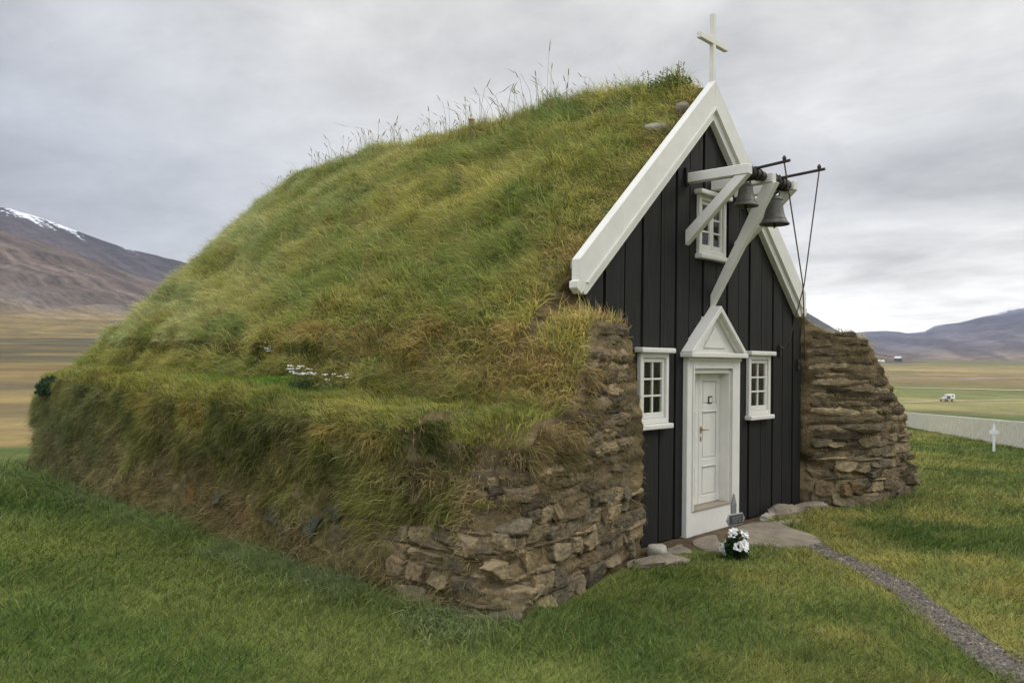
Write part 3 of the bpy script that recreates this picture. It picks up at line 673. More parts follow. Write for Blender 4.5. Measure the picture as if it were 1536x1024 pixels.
def sodv(c, ax, ay, az, size, seed):
    """worn sod: long, thin, fibrous, its courses ragged"""
    p = np.sign(ICO4)*np.abs(ICO4)**.72; p = p/np.linalg.norm(p, axis=1)[:, None]*(1+.22*(1-np.max(np.abs(ICO4), 1)))[:, None]
    q = p*np.array(size)
    k = (fbm(q[:, 0]*7+seed*3.1, q[:, 1]*9+seed, q[:, 2]*26-seed*2, o=4)-.5)
    k2 = (fbm(q[:, 0]*30+seed, q[:, 1]*30, q[:, 2]*60, o=3)-.5)
    q = q*(1+.30*k[:, None])+ICO4*(k2*.035+k*.03)[:, None]
    q[:, 2] += np.sin(q[:, 0]*5+seed)*.012
    return c+q[:, :1]*ax+q[:, 1:2]*ay+q[:, 2:3]*az
bm = bmesh.new(); bmesh.ops.create_icosphere(bm, subdivisions=5, radius=1.0)
ICO4 = np.array([v.co[:] for v in bm.verts]); ICO4F = np.array([[v.index for v in f.verts] for f in bm.faces]); bm.free()
class Rocks:
    def __init__(s): s.v = []; s.c = []; s.n = 0; s.f = []
    def add(s, v, col):
        s.v.append(v); s.c.append(np.repeat(np.array(col)[None], len(v), 0)); s.f.append((ICOF if len(v) == len(ICO) else ICO4F)+s.n); s.n += len(v)
    def build(s, name, parent=None, mat=None): return link(name, np_mesh(name, np.concatenate(s.v), [np.concatenate(s.f)], np.concatenate(s.c), True), mat or M_ROCK, parent)
def path_at(pts, s):
    L = [0]
    for a, b_ in zip(pts[:-1], pts[1:]): L.append(L[-1]+math.dist(a, b_))
    s = min(max(s, 0), L[-1]-1e-4); k = max(i for i in range(len(L)-1) if L[i] <= s)
    t = (s-L[k])/(L[k+1]-L[k]); a, b_ = np.array(pts[k]), np.array(pts[k+1]); dd = (b_-a)/np.linalg.norm(b_-a)
    return a+(b_-a)*t, dd, L[-1]
ROCKC = [alb(110, 100, 80), alb(120, 108, 84), alb(96, 88, 73), alb(128, 114, 88), alb(92, 84, 69), alb(112, 97, 73)]
SODC = [alb(80, 70, 55), alb(106, 94, 74), alb(132, 118, 94), alb(66, 58, 47), alb(94, 84, 66)]
def face_rows(pts, out_sign, rows, rk, seed, kind):
    seed0 = seed
    for (z0, z1, smin, smax, wmin, wmax) in rows:
        s = smin+rng.random()*.1
        while s < smax:
            w = wmin+(wmax-wmin)*rng.random(); seed0 += 1
            p, dd, Lt = path_at(pts, s+w/2)
            nn = np.array([dd[1], -dd[0]])*out_sign
            zc_ = (z0+z1)/2+(rng.random()-.5)*.03+math.sin(s*1.7+z0*5)*.02
            o_ = Vector((*(p+nn*1.2), zc_)); hit = bvh.ray_cast(o_, Vector((*(-nn), 0)), 3.0)
            if hit[0] is not None:
                hp = np.array(hit[0])
                if kind == 'rock':
                    if rng.random() < .90 and np.hypot(*(hp[:2]-p)) < .24:
                        c = hp-np.array([*nn, 0])*(.022+.035*rng.random())+np.array([0, 0, (rng.random()-.5)*.05])
                        tl = (rng.random()-.5)*.26
                        a1 = np.array([dd[0]*math.cos(tl), dd[1]*math.cos(tl), math.sin(tl)]); a3 = np.array([-dd[0]*math.sin(tl), -dd[1]*math.sin(tl), math.cos(tl)])
                        rk.add(rockv(c, a1, np.array([*nn, 0]), a3, (w*.55, .10, (z1-z0)*.5*(.75+.50*rng.random())), seed0), ROCKC[rng.integers(6)]*(.7+.4*rng.random()))
                else:
                    hw = w*.62; ss_ = np.linspace(s+w/2-hw, s+w/2+hw, 9); HP, HN = [], []
                    for sk in ss_:
                        pk, dk, _ = path_at(pts, sk); pa = path_at(pts, sk-.12)[1]; pb = path_at(pts, sk+.12)[1]; dk = pa+pb; dk /= np.linalg.norm(dk); nk = np.array([dk[1], -dk[0]])*out_sign
                        h_ = bvh.ray_cast(Vector((*(pk+nk*1.2), zc_)), Vector((*(-nk), 0)), 3.0)
                        HP.append(np.array(h_[0]) if h_[0] is not None else (HP[-1] if HP else hp)); HN.append(np.array([*nk, 0]))
                    HP, HN = np.array(HP), np.array(HN); HP[:, 2] = zc_; jd = np.linalg.norm(np.diff(HP[:, :2], axis=0), axis=1)
                    if jd.max() < .30:
                        q = sodv(np.zeros(3), np.array([1., 0, 0]), np.array([0, 1., 0]), np.array([0, 0, 1.]), (hw, .075, (z1-z0)*.58), seed0)
                        u_ = np.clip((q[:, 0]/hw+1)/2, 0, 1); tt = np.linspace(0, 1, 9)
                        b0_ = np.stack([np.interp(u_, tt, HP[:, k]) for k in range(3)], -1); n0_ = np.stack([np.interp(u_, tt, HN[:, k]) for k in range(3)], -1)
                        ins = .030+.04*rng.random()
                        v_ = b0_+n0_*(q[:, 1]-ins)[:, None]; v_[:, 2] += q[:, 2]
                        rk.add(v_, SODC[rng.integers(5)]*(.8+.6*rng.random()))
            s += w*1.02+(.015 if kind == 'rock' else 0)
def fuzz(rk, parent):
    Vv = np.concatenate(rk.v); Cc = np.concatenate(rk.c); k = rng.random(len(Vv)) < min(1.0, 16000/len(Vv)); P = Vv[k]; n_ = len(P)
    U = nrm(np.array([-.3*np.sign(P[:, 0].mean()) if False else 0, -1.0, 0])+rng.normal(size=(n_, 3))*.6); Ln = nrm(np.array([0, 0, -1.0])+rng.normal(size=(n_, 3))*.5)
    col = lerp(Cc[k]*1.3, alb(140, 120, 86), rng.random(n_)**2)
    blades('root_fibres', P, U, Ln, .015+.035*rng.random(n_)**2, .0035*(.6+.6*rng.random(n_)), col, parent)
LEFT_PATH = [(-1.64, .03), (-1.72, -.13), (-3.2, -.50), (-4.74, -.90), (-4.88, -.6), (-4.88, 3.0)]
rk = Rocks()
face_rows(LEFT_PATH, -1, [(0.0, .19, .9, 4.3, .18, .44), (.19, .35, .2, 4.6, .16, .40), (.37, .53, .2, 4.5, .14, .40), (.56, .70, .3, 4.6, .14, .36), (.73, .85, .6, 3.2, .14, .34), (.02, .2, .0, .8, .15, .3)], rk, 100, 'rock')
for (y_, z_, s_, c_) in [(4.35, .42, .15, (116, 90, 54)), (2.95, .36, .13, (120, 92, 54)), (2.75, .52, .13, (120, 108, 80)), (2.4, .5, .15, (84, 86, 78)), (2.2, .35, .14, (92, 88, 76)), (3.6, .5, .12, (80, 80, 72)), (5.1, .55, .1, (90, 80, 70)), (1.4, .62, .12, (78, 80, 76)), (1.2, .38, .16, (90, 84, 70)), (1.75, .45, .13, (72, 76, 74))]:
    h = bvh.ray_cast(Vector((-7, y_, z_)), Vector((1, 0, 0)), 5)
    if h[0]: rk.add(rockv(np.array(h[0])+np.array([.055, 0, 0]), np.array([0, 1., 0]), np.array([-1., 0, 0]), np.array([0, 0, 1.]), (s_, .10, s_*.8), int(y_*77), .55), alb(c_[0], c_[1]*.98, c_[2]*.86)*.8)
rk.build('stone_facing', wall_l)
rk = Rocks()
face_rows(LEFT_PATH, -1, [(z, z+.13, .0, 3.2 if z < 1.3 else (1.75 if z < 2.0 else 1.75-(z-2.0)*1.3), .35, .8) for z in np.arange(.84, 2.46, .12)], rk, 500, 'sod')
face_rows(LEFT_PATH, -1, [(.17, .21, .2, 4.4, .5, .9), (.34, .39, .2, 4.4, .5, .9), (.53, .57, .2, 4.4, .5, .9), (.69, .74, .2, 4.2, .5, .9)], rk, 800, 'sod')
so_l = rk.build('sod_layers', wall_l); fuzz(rk, wall_l)
RIGHT_PATH = [(2.64, -.05), (3.0, -.35), (3.55, -.73), (5.0, -.80), (5.13, -.3), (5.13, .8)]
rk = Rocks()
face_rows(RIGHT_PATH, 1, [(-.02, .17, .1, 4.0, .2, .42), (.19, .36, .1, 4.0, .18, .44), (.38, .53, .1, 4.0, .18, .40), (.55, .69, .1, 4.0, .16, .40), (.72, .85, .1, 4.0, .16, .36), (.88, 1.0, .1, 4.0, .14, .34)], rk, 1200, 'rock')
h = None
for (x_, z_, s_) in [(3.35, .27, .12), (3.12, .25, .10)]:
    h = bvh.ray_cast(Vector((x_-1.0, -1.7, z_)), Vector((.62, .78, 0)), 4)
    if h[0]: rk.add(rockv(np.array(h[0]), np.array([.8, -.6, 0]), np.array([-.6, -.8, 0]), np.array([0, 0, 1.]), (s_, .12, s_*.85), int(x_*99), .6), alb(100, 84, 60))
rk.build('stone_facing', wall_r)
rk = Rocks()
face_rows(RIGHT_PATH, 1, [(z, z+.12, .05, (3.6 if z < 1.4 else max(1.2, 3.4-(z-1.4)*1.9)), .35, .9) for z in np.arange(1.0, 2.5, .115)], rk, 1700, 'sod')
face_rows(RIGHT_PATH, 1, [(.17, .20, .1, 3.8, .5, .9), (.36, .39, .1, 3.8, .5, .9), (.53, .56, .1, 3.8, .5, .9), (.69, .73, .1, 3.8, .5, .9), (.85, .89, .1, 3.8, .5, .9)], rk, 2100, 'sod')
so_r = rk.build('sod_layers', wall_r); fuzz(rk, wall_r)

# ------------------------------------------------------------------ timber front
ZB = 0.02
def roofz(x, zt=5.26, k=.935): return zt-k*abs(x+.14)
gaps = [-2.62, -2.33, -1.96, -1.62, -1.25, -.92, -.62, -.30, .02, .31, .62, .92, 1.27, 1.62, 1.93, 2.26, 2.60]
gaps = [gaps[0]]+[q+.045*(q+9.53)/5.47 for q in gaps[1:-1]]+[gaps[-1]+.05]
WINS = {'left': (-1.63, -1.04, 1.42, 2.24), 'right': (.945, 1.575, 1.42, 2.24), 'up': (-.38, .29, 3.50, 4.24)}
HOLES = [(-.53, .47, -1, 2.10), (-1.57, -1.10, 1.47, 2.2), (1.0, 1.52, 1.47, 2.2), (-.33, .24, 3.55, 4.2)]
bw = MB()
def board(x0, x1, y0, y1):
    cuts = sorted({x0, x1, *[h[0] for h in HOLES if x0 < h[0] < x1], *[h[1] for h in HOLES if x0 < h[1] < x1]}|({-.14} if x0 < -.14 < x1 else set()))
    for a, b_ in zip(cuts[:-1], cuts[1:]):
        hs = sorted([(h[2], h[3]) for h in HOLES if h[0] <= a+1e-6 and h[1] >= b_-1e-6]); z = ZB
        za, zb_ = roofz(a), roofz(b_)
        for (p0, p1) in hs:
            if p0 > z: bw.box(a, b_, y0, y1, z, p0)
            z = max(z, p1)
        bw.prism([(a, z), (b_, z), (b_, zb_), (a, za)], y0, y1)
for k, (a, b_) in enumerate(zip(gaps[:-1], gaps[1:])):
    dy = (k % 2)*.012+rng.random()*.005
    board(a+.017, b_-.017, -.052-dy, -.0105)
bw.build('board_wall', M_BLACK, church, bevel=.003)
bk = MB()
bw_, bw = bw, bk
board(-2.6, -.54, -.010, .05); board(-.54, .48, -.010, .05); board(.48, 2.64, -.010, .05)
bk.build('wall_backing', M_BLACK, church)

# gable boards: broad outer board with a stepped moulding under it
def gable(sgn):
    def P(x, z): return (x*sgn-.14, z)
    k = .935
    def band(zt0, zb0, xe, y0, y1, tooth=False):
        m = MB()
        pts = [(0, zt0), (xe, zt0-k*xe)]
        if tooth: pts += [(xe, zt0-k*xe-.22), (xe+.04, zt0-k*xe-.23), (xe+.04, zt0-k*xe-.30), (xe-.03, zt0-k*xe-.36), (xe-.10, zt0-k*xe-.315)]
        else: pts += [(xe, zb0-k*xe+.05), (xe-.05, zb0-k*(xe-.05))]
        pts += [(0, zb0)] if not tooth else [(xe-.14, zb0-k*(xe-.14)), (0, zb0)]
        m.prism([P(*q) for q in pts], y0, y1); return m
    a = band(5.715, 5.34, 2.70, -.17, -.06, True); a.build('gable_board', M_WHITE, church, bevel=.006)
    b_ = band(5.345, 5.215, 2.60, -.145, -.058); b_.build('gable_moulding', M_WHITE, church, bevel=.006)
    c = MB().prism([P(0, 5.385), P(2.60, 5.385-k*2.60), P(2.56, 5.34-k*2.56), P(0, 5.34)], -.188, -.168); c.build('gable_bead', M_WHITE, church, bevel=.004)
    # soffit board bridging to the turf
    MB().prism([P(0, 5.60), P(2.60, 5.60-k*2.60), P(2.60, 5.54-k*2.60), P(0, 5.54)], -.06, .04).build('eave_board', M_SILL, church)
gable(-1); gable(1)
# cross on the ridge
cr = MB(); cr.box(-.085, -.015, -.10, -.04, 5.55, 6.62); x_ = cr.build('ridge_cross', M_WHITE, church, bevel=.006)
MB().box(-.39, .29, -.102, -.038, 6.22, 6.30).build('cross_arm', M_WHITE, x_, bevel=.006)

def window(key, cols_, rows_, mull=False):
    x0, x1, z0, z1 = WINS[key]
    fr = MB(); t_ = .058
    fr.box(x0, x0+t_, -.10, -.01, z0, z1); fr.box(x1-t_, x1, -.10, -.01, z0, z1)
    fr.box(x0+t_, x1-t_, -.10, -.01, z0, z0+t_); fr.box(x0+t_, x1-t_, -.10, -.01, z1-t_, z1)
    f = fr.build('window', M_WHITE, church, bevel=.006)
    MB().box(x0-.055, x1+.05, -.165, -.03, z1+.002, z1+.062).build('lintel', M_WHITE, f, bevel=.015, seg=2)
    MB().box(x0-.03, x1+.03, -.155, -.03, z0-.062, z0-.002).build('sill', M_WHITE, f, bevel=.015, seg=2)
    sx0, sx1, sz0, sz1 = x0+t_+.004, x1-t_-.004, z0+t_+.004, z1-t_-.004
    sa = MB(); s = .045
    segs = [(sx0, sx1)] if not mull else [(sx0, (sx0+sx1)/2-.002), ((sx0+sx1)/2+.002, sx1)]
    for a, b_ in segs:
        sa.box(a, a+s, -.075, -.03, sz0, sz1); sa.box(b_-s, b_, -.075, -.03, sz0, sz1)
        sa.box(a+s, b_-s, -.075, -.03, sz0, sz0+s+.02); sa.box(a+s, b_-s, -.075, -.03, sz1-s, sz1)
        for c in range(1, cols_):
            xm = a+s+(b_-a-2*s)*c/cols_; sa.box(xm-.011, xm+.011, -.068, -.035, sz0+s+.02, sz1-s)
        for r in range(1, rows_):
            zm = sz0+s+.02+(sz1-sz0-2*s-.02)*r/rows_
            e = [a+s]+[a+s+(b_-a-2*s)*c/cols_ for c in range(1, cols_)]+[b_-s]
            for p0, p1 in zip(e[:-1], e[1:]):
                sa.box(p0+(.011 if p0 != a+s else 0), p1-(.011 if p1 != b_-s else 0), -.067, -.036, zm-.011, zm+.011)
    sh = sa.build('sash', M_WHITE, f, bevel=.003)
    MB().box(sx0+.02, sx1-.02, -.052, -.049, sz0+.02, sz1-.02).build('pane', M_GLASS, f)
    # dark panel paints the room's shade; light curtain drawn to the right half
    cm = MB(); xs = np.linspace(sx0+(sx1-sx0)*.40, sx1+.04, 30)
    vs_ = [(x, .03+.012*math.sin(x*95)+.004*math.sin(x*211), z) for x in xs for z in (sz0-.03, sz1+.03)]
    cm.add(vs_, [(2*i, 2*i+2, 2*i+3, 2*i+1) for i in range(29)]); cm.build('curtain', M_CURT, f)
    MB().box(x0-.1, x1+.2, .30, .32, z0-.1, z1+.1).build('room_shade_panel', M_ROOM, f)
    return f
w1 = window('left', 2, 3); w1['label'] = "white six-pane window left of the door"
w2 = window('right', 2, 3); w2['label'] = "white six-pane window right of the door"
w3 = window('up', 1, 3, True); w3['label'] = "white gable window with two casements under the bell beams"

# door ---------------------------------------------------------------
df = MB()
df.box(-.675, -.54, -.13, -.02, .0, 2.20); df.box(.425, .635, -.13, -.02, .0, 2.20)
df.box(-.54, .425, -.13, -.02, 2.07, 2.20)
df.box(-.54, .425, -.12, -.02, .0, .30)
frm = df.build('door_frame', M_WHITE, church, bevel=.006)
ml = MB()
ml.box(-.542, -.51, -.09, .12, .302, 2.04); ml.box(.385, .427, -.105, .12, .302, 2.04); ml.box(-.51, .385, -.105, .12, 2.0, 2.068)
ml.box(.415, .445, -.145, -.131, .31, 2.10); ml.box(-.56, -.53, -.145, -.131, .31, 2.10); ml.box(-.53, .415, -.145, -.131, 2.06, 2.10)
ml.box(-.675, .635, -.150, -.131, 2.155, 2.198)
ml.build('jamb', M_WHITE, frm, bevel=.004)
MB().box(-.54, .425, -.135, .12, .30, .325).build('threshold', M_SILL, frm, bevel=.004)
def leaf(x0, x1, name):
    m = MB(); y = .03; zb_, zt = .33, 2.0
    m.box(x0, x1, y+.015, y+.05, zb_, zt)
    st = .085; sp_ = [(.43, .80), (.90, 1.50), (1.60, 1.90)]
    m.box(x0, x0+st, y, y+.014, zb_, zt); m.box(x1-st, x1, y, y+.014, zb_, zt)
    zz = [zb_]+[q for a in sp_ for q in a]+[zt]
    for a, b_ in zip(zz[::2], zz[1::2]): m.box(x0+st, x1-st, y, y+.014, a, b_)
    for a, b_ in sp_:
        m.box(x0+st+.02, x1-st-.02, y+.004, y+.0145, a+.02, b_-.02)
        m.box(x0+st, x1-st, y-.012, y-.001, b_-.003, b_+.014)
    return m.build(name, M_WHITE, church, bevel=.004)
leaf(-.508, -.145, 'door'); d2 = leaf(-.137, .383, 'door')
d2['label'] = "right door leaf with the brass handle and small notice"
hd = MB(); hd.tube([(-.095, .01, 1.28), (-.095, -.02, 1.28)], .012, 8); hd.tube([(-.095, -.02, 1.28), (-.03, -.025, 1.278), (.025, -.02, 1.268)], [.009, .008, .007], 8)
hd.build('handle', M_BRASS, d2, smooth_=True)
MB().box(-.112, -.078, .023, .0295, 1.235, 1.32).build('handle_plate', M_BRASS, d2, bevel=.003)
MB().box(-.11, -.08, .023, .0295, 1.13, 1.19).build('keyhole_plate', M_BRASS, d2, bevel=.003)
nt_ = MB(); nt_.box(.085, .175, .021, .0285, 1.605, 1.70); nf = nt_.build('notice_frame', M_IRON, d2)
MB().box(.10, .16, .017, .0205, 1.622, 1.683).build('notice_paper', M_WHITE, nf)
# pediment
pe = MB()
pe.prism([(-.62, 2.23), (.54, 2.23), (-.04, 2.76)], -.12, -.02)
pd = pe.build('pediment', M_WHITE, church, bevel=.003)
m = MB(); m.box(-.745, .665, -.235, -.02, 2.200, 2.262); m.build('cornice', M_WHITE, pd, bevel=.012, seg=2)
for s_ in (-1, 1):
    m = MB(); cx = -.04
    m.prism([(cx, 2.86), (cx+s_*.69, 2.268), (cx+s_*.60, 2.264), (cx, 2.775)], -.225, -.02); m.build('raking_cornice', M_WHITE, pd, bevel=.006)
    m = MB(); m.prism([(cx, 2.772), (cx+s_*.597, 2.268), (cx+s_*.55, 2.268), (cx, 2.73)], -.165, -.12); m.build('raking_moulding', M_WHITE, pd, bevel=.004)
m = MB(); m.prism([(-.31, 2.32), (.23, 2.32), (-.04, 2.59)], -.145, -.121); m.build('pediment_panel', M_WHITE, pd, bevel=.008)

# bell frame ---------------------------------------------------------
ZK = 4.40
for x_, foot, yt in ((-.61, 3.68, -.74), (0.0, 2.92, -.80), (.60, 3.66, -.74)):
    bmn = MB(); bmn.box(x_-.055, x_+.055, -.90, -.06, ZK-.06, ZK+.06); bmn.build('bell_beam', M_WHITE, church, bevel=.008)
    br_ = MB(); y0b = -.062
    a = (x_, y0b, foot); b_ = (x_, yt, ZK-.062)
    w_ = .055; hgt = .17
    # mitred brace: parallelogram in the YZ plane
    vs_ = [(x_+sx*w_*.85, yy, zz) for sx in (-1, 1) for yy, zz in ((y0b, foot-hgt*.62), (y0b, foot+hgt*.45), (yt+.02, ZK-.062), (yt-.15, ZK-.062))]
    br_.add(vs_, [(0, 1, 2, 3), (7, 6, 5, 4), (0, 4, 5, 1), (1, 5, 6, 2), (2, 6, 7, 3), (3, 7, 4, 0)]); br_.build('bell_brace', M_WHITE, church, bevel=.006)
MB().box(-.70, -.665, -.10, -.05, ZK-.10, ZK+.12).box(-.70, -.52, -.062, -.05, ZK-.10, ZK+.12).build('beam_bracket', M_BLACK, church, bevel=.004)
for nm, x_, z_ in (('rope_cleat', 1.90, 2.33), ('rope_cleat', 2.50, 2.13)):
    MB().box(x_-.03, x_+.03, -.10, -.055, z_-.09, z_+.07).tube([(x_-.07, -.11, z_+.03), (x_+.07, -.11, z_+.03)], .012, 6).build(nm, M_IRON, church, bevel=.003)

def bell(x, y, ztop, r, h, lab, lever, yk, small):
    t = empty('church_bell', (x, y+DY, ztop)); tag(t, lab, "bell", "bells hung from the gable beams")
    prof = [(0.001, 0), (.30*r, -.0*h), (.46*r, -.03*h), (.52*r, -.10*h), (.55*r, -.30*h), (.62*r, -.55*h), (.72*r, -.75*h), (.88*r, -.90*h), (1.0*r, -.97*h), (.99*r, -1.0*h), (.93*r, -.985*h), (.6*r, -.7*h), (.45*r, -.3*h), (.35*r, -.12*h), (.001, -.1*h)]
    MB().lathe(prof, 36).build('bell_body', M_BRONZE, t, smooth_=True)
    for zz, rr in ((-.14*h, .545*r), (-.80*h, .775*r)):
        MB().tube([(rr*math.cos(q), rr*math.sin(q), zz) for q in np.linspace(0, 2*math.pi, 33)], .005, 5, False).build('bell_ring', M_BRONZE, t, smooth_=True)
    m = MB()
    for q in range(4):
        c, s = math.cos(q*math.pi/2+.5), math.sin(q*math.pi/2+.5)
        m.tube([(.30*r*c, .30*r*s, -.02), (.34*r*c, .34*r*s, .045), (.1*r*c, .1*r*s, .085)], .013, 6)
    m.build('bell_crown', M_BRONZE, t, smooth_=True)
    m = MB(); m.tube([(0, 0, -.1*h), (0, 0, -.92*h), (.0, 0, -1.0*h)], [.008, .01, .02], 8); m.tube([(0, 0, -.98*h), (0, 0, -1.12*h)], [.022, .012], 8)
    m.build('clapper', M_IRON, t, smooth_=True)
    ay = yk-y; zc_ = ZK-ztop+(.02 if small else .0)
    m = MB(); hw = .235
    R1 = .062 if small else .075
    m.tube([(-hw, ay, zc_), (hw, ay, zc_)], R1, 12); hs = m.build('headstock', M_IRON, t, bevel=.004)
    m = MB()
    for xx in (-.11, .0, .11):
        m.tube([(xx, ay+(R1+.006)*math.cos(q), zc_+(R1+.006)*math.sin(q)) for q in np.linspace(0, 2*math.pi, 17)], .009, 5, False)
    for xx in (-.05, .05):
        m.bar((xx, ay, zc_-R1), (xx*.5, 0, .03), .018, .018, (0, 1, 0)); m.tube([(xx, ay, zc_+R1), (xx, ay, zc_+R1+.03)], .014, 6)
    m.build('iron_strap', M_IRON, t)
    m = MB(); m.tube([(0, ay+.02, zc_+.05), (0, lever-y, zc_+.085)], .019, 8)
    m.tube([(0, lever-y+.07, zc_+.08), (0, lever-y+.07, zc_+.12), (0, lever-y+.07, zc_+.15)], [.016, .026, .012], 8)
    m.build('lever_arm', M_IRON, t)
    return (x, lever+.07+DY, ztop+zc_+.07)
DY = .085
for o in church.children:
    if o.name.split('.')[0] not in ('turf_roof', 'turf_wall'): o.location.y = DY
e1 = bell(-.30, -.68, 4.315, .155, .285, "smaller bronze bell between the left two white beams, half behind the beam end", -1.24, -.78, True)
e2 = bell(.30, -.76, 4.235, .185, .36, "larger bronze bell hanging at the end of the right two white beams", -1.40, -.80, False)
def rope(pts, lab):
    m = MB(); P = [np.array(p, float) for p in pts]; Q_ = []
    for a, b_ in zip(P[:-1], P[1:]):
        n_ = 10
        for k in range(n_): Q_.append(a+(b_-a)*k/n_)
    Q_.append(P[-1]); m.tube(Q_, .0085, 6)
    o = m.build('bell_rope', M_ROPE, None, smooth_=True); tag(o, lab, "rope", "bell ropes tied to the facade")
xm = np.array((1.30, -.60, 3.19))
rope([e1, xm+(0, 0, .02), (2.50, -.11, 2.17)], "rope from the small bell's lever to the cleat at the facade corner")
rope([e2, xm+(0.012, -.012, 0), (1.90, -.11, 2.37)], "rope from the large bell's longer lever to the cleat beside the right window")

# ------------------------------------------------------------------ stones by the door
def stone(name, c, size, rz, seed, mat, lab, grp=None, sq=.5, rough=.2, cat="stone"):
    z = float(ghf(c[0], c[1])); t = empty(name, (c[0], c[1], z), rz)
    bpy.data.objects.remove(t)
    v = rockv(np.zeros(3), np.array([1., 0, 0]), np.array([0, 1., 0]), np.array([0, 0, 1.]), size, seed, sq, rough)
    me = np_mesh(name, v, [ICOF if len(v) == len(ICO) else ICO4F], None, True); o = link(name, me, mat); o.location = (c[0], c[1], z+c[2]); o.rotation_euler = (0, 0, rz)
    tag(o, lab, cat, grp); return o
def slab(name, poly, z0, z1, mat, lab, seed):
    poly = np.array(poly, float); c = poly.mean(0); n_ = 70
    P = []
    for k in range(n_):
        s = k/n_*len(poly); i = int(s); f = s-i
        p0, p1, p2, p3 = [poly[(i+j) % len(poly)] for j in (-1, 0, 1, 2)]
        P.append(.5*((2*p1)+(-p0+p2)*f+(2*p0-5*p1+4*p2-p3)*f*f+(-p0+3*p1-3*p2+p3)*f**3))
    P = np.array(P)-c; P *= (1+(fbm(P[:, 0]*3+seed, P[:, 1]*3, o=3)-.5)*.10)[:, None]
    rings = [(1.0, z0), (1.01, z1-.03), (.985, z1-.008), (.95, z1), (.7, z1+.004), (.4, z1), (.12, z1+.004)]
    vs_ = np.concatenate([np.column_stack([P*k, np.full(n_, z)+((fbm(P[:, 0]*k+c[0], P[:, 1]*k+c[1], o=3, s=3)-.5)*.03 if z > z0 else 0)]) for k, z in rings])
    I_ = np.arange(n_*len(rings)).reshape(len(rings), n_); J = np.roll(I_, -1, 1)
    q = np.stack([I_[:-1], J[:-1], J[1:], I_[1:]], -1).reshape(-1, 4)
    me = np_mesh(name, vs_, [q, I_[-1][None]], None, True); o = link(name, me, mat); o.location = (c[0], c[1], 0); tag(o, lab, "stone"); return o
slab('stone_slab', [(.52, -.16), (1.02, -.34), (.86, -.62), (.55, -1.12), (.28, -1.30), (-.06, -1.26), (-.35, -1.12), (-.38, -.9), (-.52, -.62), (-.1, -.3)], -.1, .035, M_SLAB, "large flat brown stone slab leading from the gravel path to the door", 5)
slab('stone_slab', [(-.70, -.16), (-.25, -.18), (-.52, -.40), (-.80, -.66), (-1.12, -.66), (-1.02, -.38)], -.1, .015, M_SLAB, "smaller flat stone slab directly under the left side of the white door frame", 9)
slab('stone_slab', [(-1.25, -.14), (-.95, -.16), (-1.12, -.38), (-1.45, -.60), (-1.72, -.50), (-1.50, -.24)], -.1, -.005, M_SLAB, "narrow low stone between the pale round boulder and the door slabs", 13)
stone('boulder', (-1.66, -.28, .04), (.15, .11, .085), .5, 3, M_BOULD, "pale rounded boulder at the foot of the black wall's left end", sq=.8, rough=.1, cat="boulder")
stone('boulder', (1.66, -.20, .03), (.34, .16, .12), -.1, 21, M_SLAB, "brown rock with rough top against the black wall right of the slab", cat="boulder")
stone('flat_stone', (1.22, -.47, .0), (.22, .10, .035), -.3, 22, M_BOULD, "small pale flat stone in the grass in front of the brown rock", cat="stone")
stone('flat_stone', (1.18, -.17, .02), (.14, .09, .06), .2, 23, M_BOULD, "small grey stone wedged between slab and brown rock at the wall foot", cat="stone")
stone('flat_stone', (2.35, -.22, .02), (.42, .14, .08), -.15, 24, M_SLAB, "long low stone where the black wall meets the right turf wall", cat="stone")
stone('flat_stone', (-2.0, -.52, .0), (.30, .15, .07), -.25, 25, M_SLAB, "low stone ledge at the inner foot of the left turf wall", cat="stone")
def roof_pt(x, y):
    h = bvh.ray_cast(Vector((x, y, 9)), Vector((0, 0, -1)), 9); return np.array(h[0])
def roofstone(x, y, size, seed, lab, mat):
    p = roof_pt(x, y); v = rockv(np.zeros(3), np.array([1., 0, 0]), np.array([0, 1., 0]), np.array([0, 0, 1.]), size, seed, .65, .15)
    o = link('roof_stone', np_mesh('roof_stone', v, [ICOF], None, True), mat); o.location = tuple(p+np.array([-.01, 0, .01])); o.rotation_euler = (0, .75, .3); tag(o, lab, "stone")
roofstone(-.80, .34, (.11, .15, .06), 31, "pale rounded stone lying in the roof turf beside the gable board", M_BOULD)
roofstone(-.40, .22, (.13, .10, .07), 32, "brownish stone at the very top of the turf roof behind the gable peak", M_SLAB)

# ------------------------------------------------------------------ gravel path
PTH = [(.30, -1.12), (-.16, -1.54), (-.55, -2.09), (-1.12, -2.68), (-1.77, -3.16), (-2.32, -3.57), (-2.86, -4.0), (-3.6, -4.9), (-4.3, -6.2)]
M_GRAV = simple("grey_gravel", alb(66, 62, 57), alb(108, 102, 94), 55, 0.9, 0, 70, 0.02)
strip('gravel_path', PTH, .33, M_GRAV, 0.012, jit=.6)
def path_dist(x, y):
    dmin = np.full(len(x), 9.0)
    for a, b_ in zip(PTH[:-1], PTH[1:]):
        ax2, ay2 = a; bx, by = b_; L2 = (bx-ax2)**2+(by-ay2)**2
        t = np.clip(((x-ax2)*(bx-ax2)+(y-ay2)*(by-ay2))/L2, 0, 1); dmin = np.minimum(dmin, np.hypot(x-ax2-t*(bx-ax2), y-ay2-t*(by-ay2)))
    return dmin
n_ = 60000; gxp = rng.uniform(-4.6, .6, n_); gyp = rng.uniform(-6.2, -1.1, n_)
pdist = path_dist(gxp, gyp)+(fbm(gxp, gyp, o=3, s=2.5)-.5)*.25; k_ = pdist < .145; gxp, gyp = gxp[k_], gyp[k_]; n_ = len(gxp)
oct_ = np.array([(1, 0, 0), (0, 1, 0), (-1, 0, 0), (0, -1, 0), (0, 0, 1)], float); of = np.array([(0, 1, 4), (1, 2, 4), (2, 3, 4), (3, 0, 4)])
